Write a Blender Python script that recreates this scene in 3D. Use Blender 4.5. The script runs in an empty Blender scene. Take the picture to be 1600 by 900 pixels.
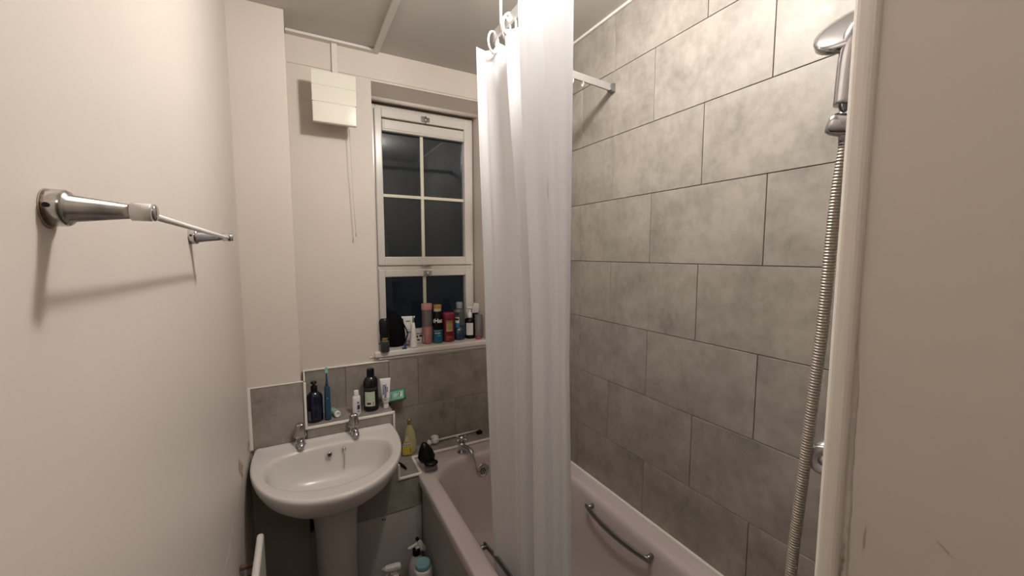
import bpy, bmesh, math, random
from mathutils import Vector, Matrix
random.seed(7)
C = bpy.context.scene.collection
PI = math.pi
V = Vector

# ------------------------------------------------------------------ camera
YAW, PITCH, CAM_H, FPX = .4962, .0866, 1.56, 620.05
fw = V((math.sin(YAW)*math.cos(PITCH), math.cos(YAW)*math.cos(PITCH), -math.sin(PITCH)))
rt = V((math.cos(YAW), -math.sin(YAW), 0))
up = rt.cross(fw)
cam = bpy.data.cameras.new('camera'); cam.sensor_width = 36; cam.lens = FPX/1600*36
cam.clip_start = .01
co = bpy.data.objects.new('camera', cam); C.objects.link(co)
m = Matrix((rt, up, -fw)).transposed().to_4x4(); m.translation = (0, 0, CAM_H)
co.matrix_world = m
bpy.context.scene.camera = co

# ------------------------------------------------------------------ light, exposure
sc = bpy.context.scene
sc.view_settings.view_transform = 'Standard'; sc.view_settings.look = 'None'
sc.view_settings.exposure = 0.0; sc.view_settings.gamma = 1
sc.view_settings.use_curve_mapping = False
w = bpy.data.worlds.new('night'); sc.world = w; w.use_nodes = True
w.node_tree.nodes['Background'].inputs[0].default_value = (.012, .016, .022, 1)
w.node_tree.nodes['Background'].inputs[1].default_value = .5
li = bpy.data.lights.new('ceiling_lamp', 'POINT'); li.energy = 34; li.shadow_soft_size = .055
li.color = (1, .955, .905)
lo = bpy.data.objects.new('ceiling_lamp', li); C.objects.link(lo); lo.location = (.525, .80, 2.41)
lh = bpy.data.lights.new('nib_fill', 'POINT'); lh.energy = 2.3; lh.shadow_soft_size = .08  # unseen fill light, added to brighten the stub wall's near face
lh.color = (1, .93, .85)
lho = bpy.data.objects.new('nib_fill', lh); C.objects.link(lho); lho.location = (-.02, -.42, 2.25)

# ------------------------------------------------------------------ materials
def mat(name, col, rough=.5, metal=0, spec=.5, noise=0, nscale=8, bump=0, bscale=60, coat=0, trans=0, ior=1.45,
        stretch=None, sss=0):
    M = bpy.data.materials.new(name); M.use_nodes = True
    nt = M.node_tree; b = nt.nodes['Principled BSDF']
    b.inputs['Base Color'].default_value = (*col, 1)
    b.inputs['Roughness'].default_value = rough
    b.inputs['Metallic'].default_value = metal
    b.inputs['Specular IOR Level'].default_value = spec
    b.inputs['Coat Weight'].default_value = coat
    b.inputs['Coat Roughness'].default_value = .08
    b.inputs['Transmission Weight'].default_value = trans
    b.inputs['IOR'].default_value = ior
    if noise or bump:
        tc = nt.nodes.new('ShaderNodeTexCoord'); mp = nt.nodes.new('ShaderNodeMapping')
        if stretch: mp.inputs['Scale'].default_value = stretch
        nt.links.new(tc.outputs['Object'], mp.inputs['Vector'])
    if noise:
        n = nt.nodes.new('ShaderNodeTexNoise'); n.inputs['Scale'].default_value = nscale
        n.inputs['Detail'].default_value = 6
        nt.links.new(mp.outputs[0], n.inputs['Vector'])
        r = nt.nodes.new('ShaderNodeMapRange')
        r.inputs['From Min'].default_value = .3; r.inputs['From Max'].default_value = .7
        r.inputs['To Min'].default_value = 1-noise; r.inputs['To Max'].default_value = 1+noise
        nt.links.new(n.outputs['Fac'], r.inputs['Value'])
        mx = nt.nodes.new('ShaderNodeVectorMath'); mx.operation = 'SCALE'
        mx.inputs[0].default_value = col
        nt.links.new(r.outputs[0], mx.inputs['Scale'])
        nt.links.new(mx.outputs[0], b.inputs['Base Color'])
    if bump:
        n2 = nt.nodes.new('ShaderNodeTexNoise'); n2.inputs['Scale'].default_value = bscale
        n2.inputs['Detail'].default_value = 4
        nt.links.new(mp.outputs[0], n2.inputs['Vector'])
        bp = nt.nodes.new('ShaderNodeBump'); bp.inputs['Strength'].default_value = bump
        bp.inputs['Distance'].default_value = .004
        nt.links.new(n2.outputs['Fac'], bp.inputs['Height'])
        nt.links.new(bp.outputs[0], b.inputs['Normal'])
    return M

def tile_mat(name, dark, light):
    M = bpy.data.materials.new(name); M.use_nodes = True
    nt = M.node_tree; b = nt.nodes['Principled BSDF']; N = nt.nodes.new; L = nt.links.new
    tc = N('ShaderNodeTexCoord'); at = N('ShaderNodeAttribute'); at.attribute_name = 'tile_seed'
    add = N('ShaderNodeVectorMath'); add.operation = 'ADD'
    L(tc.outputs['Object'], add.inputs[0]); L(at.outputs['Vector'], add.inputs[1])
    n1 = N('ShaderNodeTexNoise'); n1.inputs['Scale'].default_value = 8.0; n1.inputs['Detail'].default_value = 7
    n1.inputs['Roughness'].default_value = .68
    L(add.outputs[0], n1.inputs['Vector'])
    mp = N('ShaderNodeMapping'); mp.inputs['Scale'].default_value = (42, 42, 30)
    L(add.outputs[0], mp.inputs['Vector'])
    n2 = N('ShaderNodeTexNoise'); n2.inputs['Scale'].default_value = 1; n2.inputs['Detail'].default_value = 5
    L(mp.outputs[0], n2.inputs['Vector'])
    mx = N('ShaderNodeMix'); mx.data_type = 'FLOAT'; mx.inputs[0].default_value = .25
    L(n1.outputs['Fac'], mx.inputs[2]); L(n2.outputs['Fac'], mx.inputs[3])
    cr = N('ShaderNodeValToRGB'); e = cr.color_ramp.elements
    e[0].position = .33; e[0].color = (*dark, 1); e[1].position = .60; e[1].color = (*light, 1)
    L(mx.outputs[0], cr.inputs[0]); L(cr.outputs[0], b.inputs['Base Color'])
    rr = N('ShaderNodeMapRange'); rr.inputs['To Min'].default_value = .36; rr.inputs['To Max'].default_value = .55
    L(n2.outputs['Fac'], rr.inputs['Value']); L(rr.outputs[0], b.inputs['Roughness'])
    bp = N('ShaderNodeBump'); bp.inputs['Strength'].default_value = .12; bp.inputs['Distance'].default_value = .003
    L(n2.outputs['Fac'], bp.inputs['Height']); L(bp.outputs[0], b.inputs['Normal'])
    b.inputs['Specular IOR Level'].default_value = .4
    return M

PAINT = mat('cream_wall_paint', (.635, .575, .522), .42, spec=.35, noise=.025, nscale=3, bump=.16, bscale=38)
PAINT2 = mat('cream_back_paint', (.625, .555, .495), .5, spec=.3, noise=.02, nscale=4, bump=.1, bscale=30)
CEIL = mat('ceiling_paint', (.58, .55, .515), .7, spec=.2, noise=.02, nscale=4, bump=.1, bscale=40)
GLOSSP = mat('gloss_white_paint', (.68, .635, .585), .3, spec=.45, bump=.05, bscale=25)
TRIM = mat('white_tile_trim', (.78, .73, .67), .3)
GROUT = mat('grey_grout', (.13, .12, .105), .8, noise=.15, nscale=40)
TILE = tile_mat('concrete_look_tile', (.190, .171, .149), (.318, .287, .251))
UPVC = mat('white_upvc', (.66, .62, .565), .22, spec=.5)
CREAMBAR = mat('cream_glazing_bar', (.68, .64, .50), .4)
CERAMIC = mat('white_ceramic', (.64, .60, .57), .24, spec=.5, coat=.0)
BATHM = mat('pinkish_white_acrylic', (.55, .48, .465), .16, spec=.5, coat=.2)
PANEL = mat('grey_bath_panel', (.42, .41, .375), .35, noise=.04, nscale=5)
CHROME = mat('chrome', (.58, .58, .60), .08, 1)
CHROMEW = mat('worn_chrome', (.50, .49, .47), .20, 1, noise=.3, nscale=60)
STEEL = mat('dark_satin_steel', (.30, .30, .30), .28, 1)
ALU = mat('grey_aluminium', (.55, .54, .52), .4, .6)
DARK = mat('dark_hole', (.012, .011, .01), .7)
BLACK = mat('black_plastic', (.005, .005, .006), .25, spec=.3)
BLACKM = mat('black_fabric', (.004, .004, .005), .8, spec=.12, bump=.3, bscale=80)
WHITEP = mat('white_plastic', (.76, .73, .70), .32)
LILACW = mat('lilac_white_plastic', (.72, .69, .74), .3)
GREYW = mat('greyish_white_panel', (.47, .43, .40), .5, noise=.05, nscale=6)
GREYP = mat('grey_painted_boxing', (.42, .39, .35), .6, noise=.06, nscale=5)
NAVY = mat('navy_bottle_plastic', (.004, .006, .020), .15, coat=.3)
TEALBR = mat('toothbrush_blue', (.016, .060, .11), .35)
BRGREEN = mat('green_bristles', (.22, .50, .42), .8)
PALEG = mat('pale_green_label', (.40, .54, .36), .5)
CREAML = mat('cream_label', (.62, .60, .50), .5)
INK = mat('dark_ink', (.012, .014, .012), .6)
BLUEINK = mat('blue_ink', (.03, .06, .22), .5)
PURPINK = mat('purple_ink', (.045, .035, .13), .5)
WINK = mat('white_ink', (.75, .73, .72), .5)
GREENINK = mat('green_ink', (.10, .50, .36), .5)
MINT = mat('mint_green_sachet', (.13, .36, .235), .32, bump=.2, bscale=40)
PINKC = mat('pink_cap', (.58, .29, .28), .4)
PINKL = mat('pink_liquid_plastic', (.33, .145, .135), .25, coat=.3)
GOLD = mat('mustard_cap', (.45, .27, .06), .4)
GOLDL = mat('gold_label', (.52, .39, .15), .35, .3)
TEAL = mat('teal_plastic', (.006, .12, .19), .25, coat=.3)
RED = mat('dark_red_plastic', (.165, .008, .014), .28, coat=.3)
BLUECL = mat('blue_mouthwash', (.006, .028, .055), .12, coat=.4)
SKYB = mat('sky_blue_label', (.03, .20, .40), .4)
GREYCAP = mat('grey_cap', (.26, .29, .29), .45)
YELLOW = mat('yellow_soap', (.55, .42, .05), .15, coat=.4)
YELLOWP = mat('pale_yellow_bottle', (.40, .36, .17), .15, coat=.3)
BROWNC = mat('gold_brown_cap', (.30, .22, .09), .25, .4)
LIDBLUE = mat('pale_blue_lid', (.25, .45, .50), .4)
MAGENTA = mat('magenta_plastic', (.30, .01, .09), .3)
BLUERAZ = mat('blue_razor_plastic', (.01, .05, .22), .35)
ORANGE = mat('orange_plastic', (.65, .22, .05), .4)
PLASTER = mat('bare_plaster', (.46, .36, .27), .9, noise=.3, nscale=80)
PEEL = mat('lifted_paint_edge', (.78, .72, .66), .6)
RUST = mat('rusty_brown', (.14, .075, .05), .8, noise=.3, nscale=60)
FLOORM = mat('brown_vinyl', (.07, .055, .045), .5, noise=.15, nscale=12)

def glass_pane(name, dirt, rough, ior=1.55, dcol=(.34, .42, .48)):
    M = bpy.data.materials.new(name); M.use_nodes = True
    nt = M.node_tree; nt.nodes.remove(nt.nodes['Principled BSDF']); N = nt.nodes.new; L = nt.links.new
    out = nt.nodes['Material Output']
    tr = N('ShaderNodeBsdfTransparent'); tr.inputs[0].default_value = (.75, .78, .78, 1)
    gl = N('ShaderNodeBsdfGlossy'); gl.inputs['Roughness'].default_value = rough
    fr = N('ShaderNodeFresnel'); fr.inputs[0].default_value = ior
    mx = N('ShaderNodeMixShader'); L(fr.outputs[0], mx.inputs[0]); L(tr.outputs[0], mx.inputs[1]); L(gl.outputs[0], mx.inputs[2])
    df = N('ShaderNodeBsdfDiffuse'); df.inputs[0].default_value = (*dcol, 1)
    tc = N('ShaderNodeTexCoord'); nz = N('ShaderNodeTexNoise'); nz.inputs['Scale'].default_value = 30; nz.inputs['Detail'].default_value = 8
    L(tc.outputs['Object'], nz.inputs['Vector'])
    mr = N('ShaderNodeMapRange'); mr.inputs['From Min'].default_value = .3; mr.inputs['From Max'].default_value = .75
    mr.inputs['To Min'].default_value = dirt*.7; mr.inputs['To Max'].default_value = dirt*1.4
    L(nz.outputs['Fac'], mr.inputs['Value'])
    m2 = N('ShaderNodeMixShader'); L(mr.outputs[0], m2.inputs[0]); L(mx.outputs[0], m2.inputs[1]); L(df.outputs[0], m2.inputs[2])
    L(m2.outputs[0], out.inputs['Surface'])
    return M
PANE_UP = glass_pane('hazy_window_glass', .022, .03, 1.58)
PANE_LOW = glass_pane('dark_window_glass', .004, .01, 1.45, (.2, .28, .5))
CLEARG = glass_pane('clear_tumbler_plastic', .22, .05, 1.4, (.62, .56, .56))

def curtain_mat():
    M = bpy.data.materials.new('white_curtain_vinyl'); M.use_nodes = True
    nt = M.node_tree; nt.nodes.remove(nt.nodes['Principled BSDF']); N = nt.nodes.new; L = nt.links.new
    out = nt.nodes['Material Output']
    df = N('ShaderNodeBsdfDiffuse'); df.inputs[0].default_value = (.84, .85, .875, 1)
    tl = N('ShaderNodeBsdfTranslucent'); tl.inputs[0].default_value = (.84, .85, .87, 1)
    gl = N('ShaderNodeBsdfGlossy'); gl.inputs['Roughness'].default_value = .35
    mx = N('ShaderNodeMixShader'); mx.inputs[0].default_value = .44
    L(df.outputs[0], mx.inputs[1]); L(tl.outputs[0], mx.inputs[2])
    m2 = N('ShaderNodeMixShader'); m2.inputs[0].default_value = .04
    L(mx.outputs[0], m2.inputs[1]); L(gl.outputs[0], m2.inputs[2])
    tc = N('ShaderNodeTexCoord'); mp = N('ShaderNodeMapping'); mp.inputs['Scale'].default_value = (14, 14, 4)
    L(tc.outputs['Object'], mp.inputs[0])
    nz = N('ShaderNodeTexNoise'); nz.inputs['Scale'].default_value = 1; nz.inputs['Detail'].default_value = 3
    L(mp.outputs[0], nz.inputs['Vector'])
    bp = N('ShaderNodeBump'); bp.inputs['Strength'].default_value = .35; bp.inputs['Distance'].default_value = .01
    L(nz.outputs['Fac'], bp.inputs['Height'])
    for s in (df, tl, gl): L(bp.outputs[0], s.inputs['Normal'])
    L(m2.outputs[0], out.inputs['Surface'])
    return M
CURT = curtain_mat()

# ------------------------------------------------------------------ mesh helpers
class MB:
    """collects shapes (world coordinates) into one mesh"""
    def __init__(s): s.bm = bmesh.new(); s.mi = 0; s.mats = []
    def use(s, m):
        if m not in s.mats: s.mats.append(m)
        s.mi = s.mats.index(m); return s
    def face(s, vs, smooth=False):
        try: f = s.bm.faces.new(vs)
        except ValueError: return None
        f.material_index = s.mi; f.smooth = smooth; return f
    def quad(s, *pts, smooth=False): return s.face([s.bm.verts.new(p) for p in pts], smooth)
    def box(s, x0, y0, z0, x1, y1, z1, bev=0, seg=2):
        b = bmesh.new(); bmesh.ops.create_cube(b, size=1)
        for v in b.verts:
            v.co = ((x0+x1)/2+v.co.x*(x1-x0), (y0+y1)/2+v.co.y*(y1-y0), (z0+z1)/2+v.co.z*(z1-z0))
        if bev: bmesh.ops.bevel(b, geom=b.edges[:], offset=bev, segments=seg, profile=.5, affect='EDGES')
        s.merge(b, smooth=False); return s
    def merge(s, b, smooth=False, M=None):
        mp = {}
        for v in b.verts: mp[v] = s.bm.verts.new(M @ v.co if M else v.co)
        for f in b.faces: s.face([mp[v] for v in f.verts], smooth or f.smooth)
        b.free()
    def loft(s, loops, cap0=True, cap1=True, smooth=True, closed=True):
        R = [[s.bm.verts.new(p) for p in l] for l in loops]
        n = len(loops[0])
        for a, b in zip(R, R[1:]):
            for i in range(n if closed else n-1):
                j = (i+1) % n
                s.face([a[i], a[j], b[j], b[i]], smooth)
        if cap0: s.face(R[0][::-1], False)
        if cap1: s.face(R[-1], False)
        return s
    def lathe(s, prof, base, axis=(0, 0, 1), n=24, sx=1, sy=1, cap0=True, cap1=True, rotz=0):
        ax = V(axis).normalized(); q = V((0, 0, 1)).rotation_difference(ax)
        loops = []
        for r, z in prof:
            r = max(r, 1e-5)
            loops.append([V(base)+q @ (Matrix.Rotation(rotz, 3, 'Z') @ V((r*sx*math.cos(2*PI*k/n), r*sy*math.sin(2*PI*k/n), z))) for k in range(n)])
        return s.loft(loops, cap0, cap1)
    def cyl(s, p0, p1, r0, r1=None, n=16):
        p0, p1 = V(p0), V(p1); r1 = r0 if r1 is None else r1
        return s.lathe([(r0, 0), (r1, (p1-p0).length)], p0, p1-p0, n)
    def tube(s, pts, r, n=10, cap=True, closed=False, rad=None):
        pts = [V(p) for p in pts]; loops = []; prev = None
        for i, p in enumerate(pts):
            if closed: t = pts[(i+1) % len(pts)]-pts[i-1]
            else: t = (pts[min(i+1, len(pts)-1)]-pts[max(i-1, 0)])
            t.normalize()
            if prev is None:
                a = V((0, 0, 1)) if abs(t.z) < .9 else V((1, 0, 0))
                u = t.cross(a).normalized()
            else: u = (prev-t*prev.dot(t)).normalized()
            prev = u; v = t.cross(u); rr = rad[i] if rad else r
            loops.append([p+(u*math.cos(2*PI*k/n)+v*math.sin(2*PI*k/n))*rr for k in range(n)])
        if closed: loops.append(loops[0])
        return s.loft(loops, cap and not closed, cap and not closed)
    def prism(s, pts, thick, O, A, B, bev=0):
        """outline pts (a,b) in plane O + a*A + b*B, thickness both ways along A x B"""
        A, B, O = V(A).normalized(), V(B).normalized(), V(O); Nn = A.cross(B)
        b = bmesh.new()
        lo = [b.verts.new(O+A*p[0]+B*p[1]-Nn*thick/2) for p in pts]; hi = [b.verts.new(O+A*p[0]+B*p[1]+Nn*thick/2) for p in pts]
        n = len(pts); b.faces.new(lo[::-1]); b.faces.new(hi)
        for i in range(n): b.faces.new([lo[i], lo[(i+1) % n], hi[(i+1) % n], hi[i]])
        if bev: bmesh.ops.bevel(b, geom=b.edges[:], offset=bev, segments=3, profile=.5, affect='EDGES', clamp_overlap=True)
        s.merge(b, smooth=bool(bev)); return s
    def sphere(s, c, r, sc3=(1, 1, 1), n=16):
        b = bmesh.new(); bmesh.ops.create_uvsphere(b, u_segments=n, v_segments=max(8, n//2), radius=r)
        for v in b.verts: v.co = V(c)+V((v.co.x*sc3[0], v.co.y*sc3[1], v.co.z*sc3[2]))
        s.merge(b, smooth=True); return s
    def build(s, name, material=None, parent=None, origin=None, auto=True):
        bm = s.bm
        bmesh.ops.remove_doubles(bm, verts=bm.verts, dist=2e-6)
        bmesh.ops.recalc_face_normals(bm, faces=bm.faces)
        o3 = V(origin) if origin else (V(parent['_o']) if parent is not None and '_o' in parent else V((0, 0, 0)))
        for v in bm.verts: v.co -= o3
        me = bpy.data.meshes.new(name); bm.to_mesh(me); bm.free()
        for mm in (s.mats or [material]): me.materials.append(mm)
        ob = bpy.data.objects.new(name, me); C.objects.link(ob)
        if parent is not None:
            ob.parent = parent; ob['_o'] = list(o3)
        else:
            ob.location = o3; ob['_o'] = list(o3)
        return ob

def thing(name, label, cat, loc, group=None):
    o = bpy.data.objects.new(name, None); C.objects.link(o); o.empty_display_size = .02
    o.location = loc; o['_o'] = list(loc); o['label'] = label; o['category'] = cat
    if group: o['group'] = group
    return o
def tag(o, label, cat, group=None):
    o['label'] = label; o['category'] = cat
    if group: o['group'] = group
    return o
def structure(o, label=None, cat=None):
    o['kind'] = 'structure'
    if label: o['label'] = label
    if cat: o['category'] = cat
    return o

def spline(pts, n):
    pts = [V(p) for p in pts]; out = []
    P = [pts[0]*2-pts[1]]+pts+[pts[-1]*2-pts[-2]]
    segs = len(pts)-1
    for i in range(n):
        t = i/(n-1)*segs; k = min(int(t), segs-1); f = t-k
        a, b, c, d = P[k:k+4]
        out.append(.5*((2*b)+(c-a)*f+(2*a-5*b+4*c-d)*f*f+(3*b-a-3*c+d)*f**3))
    return out

def facing(x, y):
    """unit vector from a spot towards the doorway, and the right hand of a viewer there"""
    d = V((-x, -y, 0)).normalized(); view = -d
    return d, V((view.y, -view.x, 0))

def patch(name, material, parent, c, R, z0, z1, a0, a1, d, right, n=10, sx=1, off=.0006):
    """a label wrapped on a round bottle: centre line c, radius R, angles a0..a1 around facing d"""
    b = MB()
    for k in range(n):
        q = []
        for a, z in ((a0+(a1-a0)*k/n, z0), (a0+(a1-a0)*(k+1)/n, z0), (a0+(a1-a0)*(k+1)/n, z1), (a0+(a1-a0)*k/n, z1)):
            q.append(V((c[0], c[1], z))+(d*math.cos(a)+right*math.sin(a)*sx)*(R+off))
        b.quad(*q, smooth=True)
    return b.build(name, material, parent)

def text(name, body, size, material, parent, c, d, right, upv=(0, 0, 1), R=None, bold=0):
    cu = bpy.data.curves.new(name, 'FONT'); cu.body = body; cu.size = size
    cu.align_x = 'CENTER'; cu.align_y = 'CENTER'; cu.offset = bold; cu.resolution_u = 3
    tmp = bpy.data.objects.new(name, cu); C.objects.link(tmp)
    bpy.context.view_layer.update()
    me = bpy.data.meshes.new_from_object(tmp.evaluated_get(bpy.context.evaluated_depsgraph_get()))
    bpy.data.objects.remove(tmp); me.name = name
    o3 = V(parent['_o']); upv = V(upv)
    for v in me.vertices:
        u, h = v.co.x, v.co.y
        if R: p = V(c)+d*(R*math.cos(u/R))+right*(R*math.sin(u/R))+upv*h
        else: p = V(c)+right*u+upv*h
        v.co = p-o3
    me.materials.clear(); me.materials.append(material)
    ob = bpy.data.objects.new(name, me); C.objects.link(ob); ob.parent = parent; ob['_o'] = list(o3)
    return ob

# ------------------------------------------------------------------ room shell
WL, WR, YB, YP, CZ, NX, NY = -.193, 1.131, 2.007, 1.84, 2.497, .472, .195
ROW0 = 2.276
YEND = -1.25

structure(MB().box(-.5, YEND-.2, -.1, 1.5, 2.5, 0).build('floor', FLOORM))
structure(MB().box(-.5, YEND-.2, CZ, 1.5, 2.5, CZ+.1).build('ceiling', CEIL))
structure(MB().box(-.45, YEND-.2, 0, NX+.1, YEND, CZ).build('wall_hall', mat('low_bounce_dark', (.16, .14, .12), .6)))  # unseen end wall, coloured dark so that it bounces less light

# left wall, with the chips and cracks in its paint
wl = structure(MB().box(-.45, YEND, 0, WL, 2.3, CZ).build('wall_left', PAINT))

def tiles(b, P, u0, u1, z0, z1, joint0, thick=.006, gap=.0022, ch=.0009):
    """running-bond tiles 0.40 x 0.25 on the plane P(u, z, d)"""
    lay = b.bm.verts.layers.float_vector.get('tile_seed') or b.bm.verts.layers.float_vector.new('tile_seed')
    k = math.floor((ROW0-z1)/.25+1e-6)
    while ROW0-.25*k > z0+.001:
        zt, zb = min(ROW0-.25*k, z1), max(ROW0-.25*(k+1), z0); off = joint0+.201*(k % 2); 
        a = u0; j = off+.402*math.ceil((u0-off)/.402+1e-6)
        while a < u1-.002:
            e = min(j, u1); j += .402
            if zt-zb > .004 and e-a > .004:
                x0, x1, y0, y1 = a+gap/2, e-gap/2, zb+gap/2, zt-gap/2
                sd = V((random.uniform(0, 40), random.uniform(0, 40), random.uniform(0, 40)))
                F = [b.bm.verts.new(P(u, z, thick)) for u, z in ((x0+ch, y0+ch), (x1-ch, y0+ch), (x1-ch, y1-ch), (x0+ch, y1-ch))]
                S = [b.bm.verts.new(P(u, z, thick-ch)) for u, z in ((x0, y0), (x1, y0), (x1, y1), (x0, y1))]
                G = [b.bm.verts.new(P(u, z, -.002)) for u, z in ((x0, y0), (x1, y0), (x1, y1), (x0, y1))]
                for v in F+S+G: v[lay] = sd
                b.face(F)
                for i in range(4):
                    i2 = (i+1) % 4
                    b.face([S[i], S[i2], F[i2], F[i]]); b.face([G[i], G[i2], S[i2], S[i]])
            a = e
        k += 1

# right wall: fully tiled
b = MB().use(GROUT); TH = .006
b.box(WR+TH-.0012, -.0, 0, WR+.25, 2.3, CZ)
b.use(TILE); tiles(b, lambda u, z, d: V((WR+TH-d, u, z)), .19, YB, .53, CZ-.004, 1.440-.402*6)
structure(b.build('wall_right'))
# foot wall (stub that ends in the white bead), tiled towards the bath
b = MB().use(PAINT); b.box(NX, YEND-.2, 0, 1.5, NY-.008, CZ)
b.use(GROUT); b.box(NX+.004, NY-.0085, .3, WR, NY-.0012, CZ-.001)
b.use(TILE); tiles(b, lambda u, z, d: V((u, NY-TH+d, z)), NX+.012, WR, .53, CZ-.004, .1)
nib = structure(b.build('wall_foot'))
# back wall with its window recess
RX0, RX1, RZ0, RZ1 = .338, .918, 1.035, 2.362
b = MB().use(PAINT2)
b.box(-.45, YB, 0, RX0, 2.35, CZ); b.box(RX0, YB, RZ1, RX1, 2.35, CZ); b.box(RX1, YB, 0, 1.4, 2.35, CZ)
b.box(RX0, YB, 0, RX1, 2.35, RZ0)
b.box(-.006, YB-.0035, 2.372, RX1+.22, YB+.001, CZ)                       # the plaster beam over the window stands proud
b.prism([(.0012, .0012), (.112, -.034), (.30, -.034), (.30, .02), (.0012, .02)], RX1-RX0-.002, ((RX0+RX1)/2, YB, RZ1), (0, 1, 0), (0, 0, 1))   # soffit falls slightly to the window head
b.use(GROUT); b.box(.0, YB-.0055, .40, WR, YB+.001, 1.0225)
b.use(TILE)
PB = lambda u, z, d: V((u, YB-d, z))
tiles(b, PB, .006, .382, .82, 1.026, -.02, thick=.0075); tiles(b, PB, .384, WR-.008, .776, 1.026, .730-.402*3, thick=.0075)
tiles(b, PB, .36, WR-.008, .54, .776, .328, thick=.0075)
structure(b.build('wall_back'))
b = MB(); b.tube([(RX0, 2.116, RZ1-.036), (RX1, 2.116, RZ1-.036)], .011, 14); structure(b.build('trim_1', PAINT2))

# corner pier left of the vent, tiled below
b = MB().use(PAINT2); b.box(-.30, YP, 0, -.006, YB+.05, CZ, .002)
b.use(GROUT); b.box(WL+.006, YP-.0035, .72, -.001, YP+.002, 1.024)
b.use(TILE); tiles(b, lambda u, z, d: V((u, YP-d, z)), WL+.008, 0, .70, 1.026, -.55, thick=.005)
structure(b.build('wall_corner'))
b = MB(); b.box(WL-.001, YP-.012, .775, WL+.010, YP+.001, 1.03, .003); b.box(WL, YP-.007, 1.0255, .004, YP, 1.030, .0015)
structure(b.build('trim_2', TRIM))

# tiled ledge behind the basin
LZ = .827
b = MB().use(GROUT); b.box(0, YP+.001, .40, .366, YB, LZ-.004)
b.use(TILE)
lay = b.bm.verts.layers.float_vector.new('tile_seed')
b.box(.010, YP+.006, LZ-.006, .366, YB-.004, LZ, .001); b.box(.010, YP-.004, .56, .360, YP+.003, LZ-.008, .001)
b.box(.363, YP+.006, .555, .3675, YB-.005, LZ-.007, .001)
structure(b.build('wall_ledge'))
b = MB(); b.box(.002, YP-.008, LZ-.009, .3735, YP+.004, LZ+.002, .003, 3)
b.box(.002, YP-.008, LZ-.004, .012, YP+.004, 1.024, .003, 3)
b.box(.3635, YP-.008, .556, .3735, YP+.004, LZ+.001, .003, 3)
b.box(.004, YB-.012, 1.0255, .384, YB+.002, 1.031, .0015)
b.box(.004, YP, 1.0255, .010, YB, 1.030, .0015)
structure(b.build('trim_3', TRIM))

# boxing below: tiled band over a white board, grey board left of the pedestal, tiled shelf at the bath end
SZ, SY = .556, 1.735
b = MB().use(GROUT); b.box(.190, SY+.001, .41, .458, SY+.03, SZ-.008)
b.use(TILE); b.bm.verts.layers.float_vector.new('tile_seed')
b.box(.180, SY-.003, .405, .463, SY+.006, SZ-.008, .001); b.box(.270, SY-.003, SZ-.0085, .360, SY+.03, .618, .001)
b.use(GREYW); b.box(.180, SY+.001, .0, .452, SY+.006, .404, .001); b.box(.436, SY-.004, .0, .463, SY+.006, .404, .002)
b.use(DARK)
for x, z in ((.297, .398), (.287, .400)):
    b.lathe([(.003, 0), (.0028, .004)], (x, SY+.002, z-.014), (0, -1, 0), 10)
structure(b.build('wall_boxing'))
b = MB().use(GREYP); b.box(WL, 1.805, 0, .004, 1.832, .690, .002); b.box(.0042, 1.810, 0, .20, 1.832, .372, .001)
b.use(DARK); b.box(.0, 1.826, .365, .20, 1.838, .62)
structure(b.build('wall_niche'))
b = MB().use(GROUT); b.box(.366, 1.897, .30, WR, YB, SZ-.006)
b.use(TILE); b.bm.verts.layers.float_vector.new('tile_seed')
b.box(.362, SY+.004, SZ-.006, .4555, 1.893, SZ, .001); b.box(.362, 1.8935, SZ-.006, .527, YB-.006, SZ, .001); b.box(.5285, 1.8935, SZ-.006, WR-.006, YB-.006, SZ, .001)
structure(b.build('wall_shelf'))
b = MB()
b.box(.358, SY-.008, SZ-.008, .466, SY+.004, SZ+.003, .003, 3)
b.box(.358, SY-.008, SZ-.006, .368, SY+.004, .622, .003, 3)
b.box(.456, SY-.004, SZ-.006, .468, 1.893, SZ+.004, .003, 3)
b.box(.460, 1.884, SZ-.006, WR-.004, 1.897, SZ+.005, .003, 3)
structure(b.build('trim_4', TRIM))
# white lining along the top of the right wall, end bead on the foot wall
structure(MB().box(WR-.010, NY, CZ-.010, WR+.002, YB, CZ+.001, .003).build('trim_5', GLOSSP))
b = MB(); b.box(NX-.008, NY-.022, 0, NX+.016, NY-.002, CZ, .007, 4); structure(b.build('trim_6', TRIM))

# chips, cracks and peeled edges of the paint
def ragged(b, O, A, B, N_, L, wd, n=18, seed=1, th=.0008):
    rnd = random.Random(seed); A, B, N_ = V(A), V(B), V(N_); O = V(O); up_, lo_ = [], []
    dr = 0
    for i in range(n+1):
        t = i/n*L; dr += rnd.uniform(-.3, .3)*wd
        h = wd*rnd.uniform(.15, .6)*min(1, 4*i/n+.1, 4*(n-i)/n+.1)
        up_.append(O+A*t+B*(dr+h)); lo_.append(O+A*t+B*(dr-h))
    for i in range(n):
        q = [lo_[i], lo_[i+1], up_[i+1], up_[i]]
        b.quad(*[p+N_*th for p in q])
b = MB()
ragged(b, (WL, 1.60, .842), (0, -1, -.12), (0, 0, 1), (1, 0, 0), .10, .055, seed=3)
ragged(b, (WL, 1.815, .800), (0, -1, .18), (0, 0, 1), (1, 0, 0), .07, .040, seed=5)
o = b.build('peeled_patch', PLASTER, wl)
b = MB()
ragged(b, (WL, 1.46, .800), (0, -1, -.02), (0, 0, 1), (1, 0, 0), .07, .012, seed=9, n=14)
ragged(b, (WL, 1.36, .792), (0, -1, -.19), (0, 0, 1), (1, 0, 0), .20, .016, seed=11, n=30)
b.build('paint_crack', PEEL, wl)
b = MB()
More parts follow.
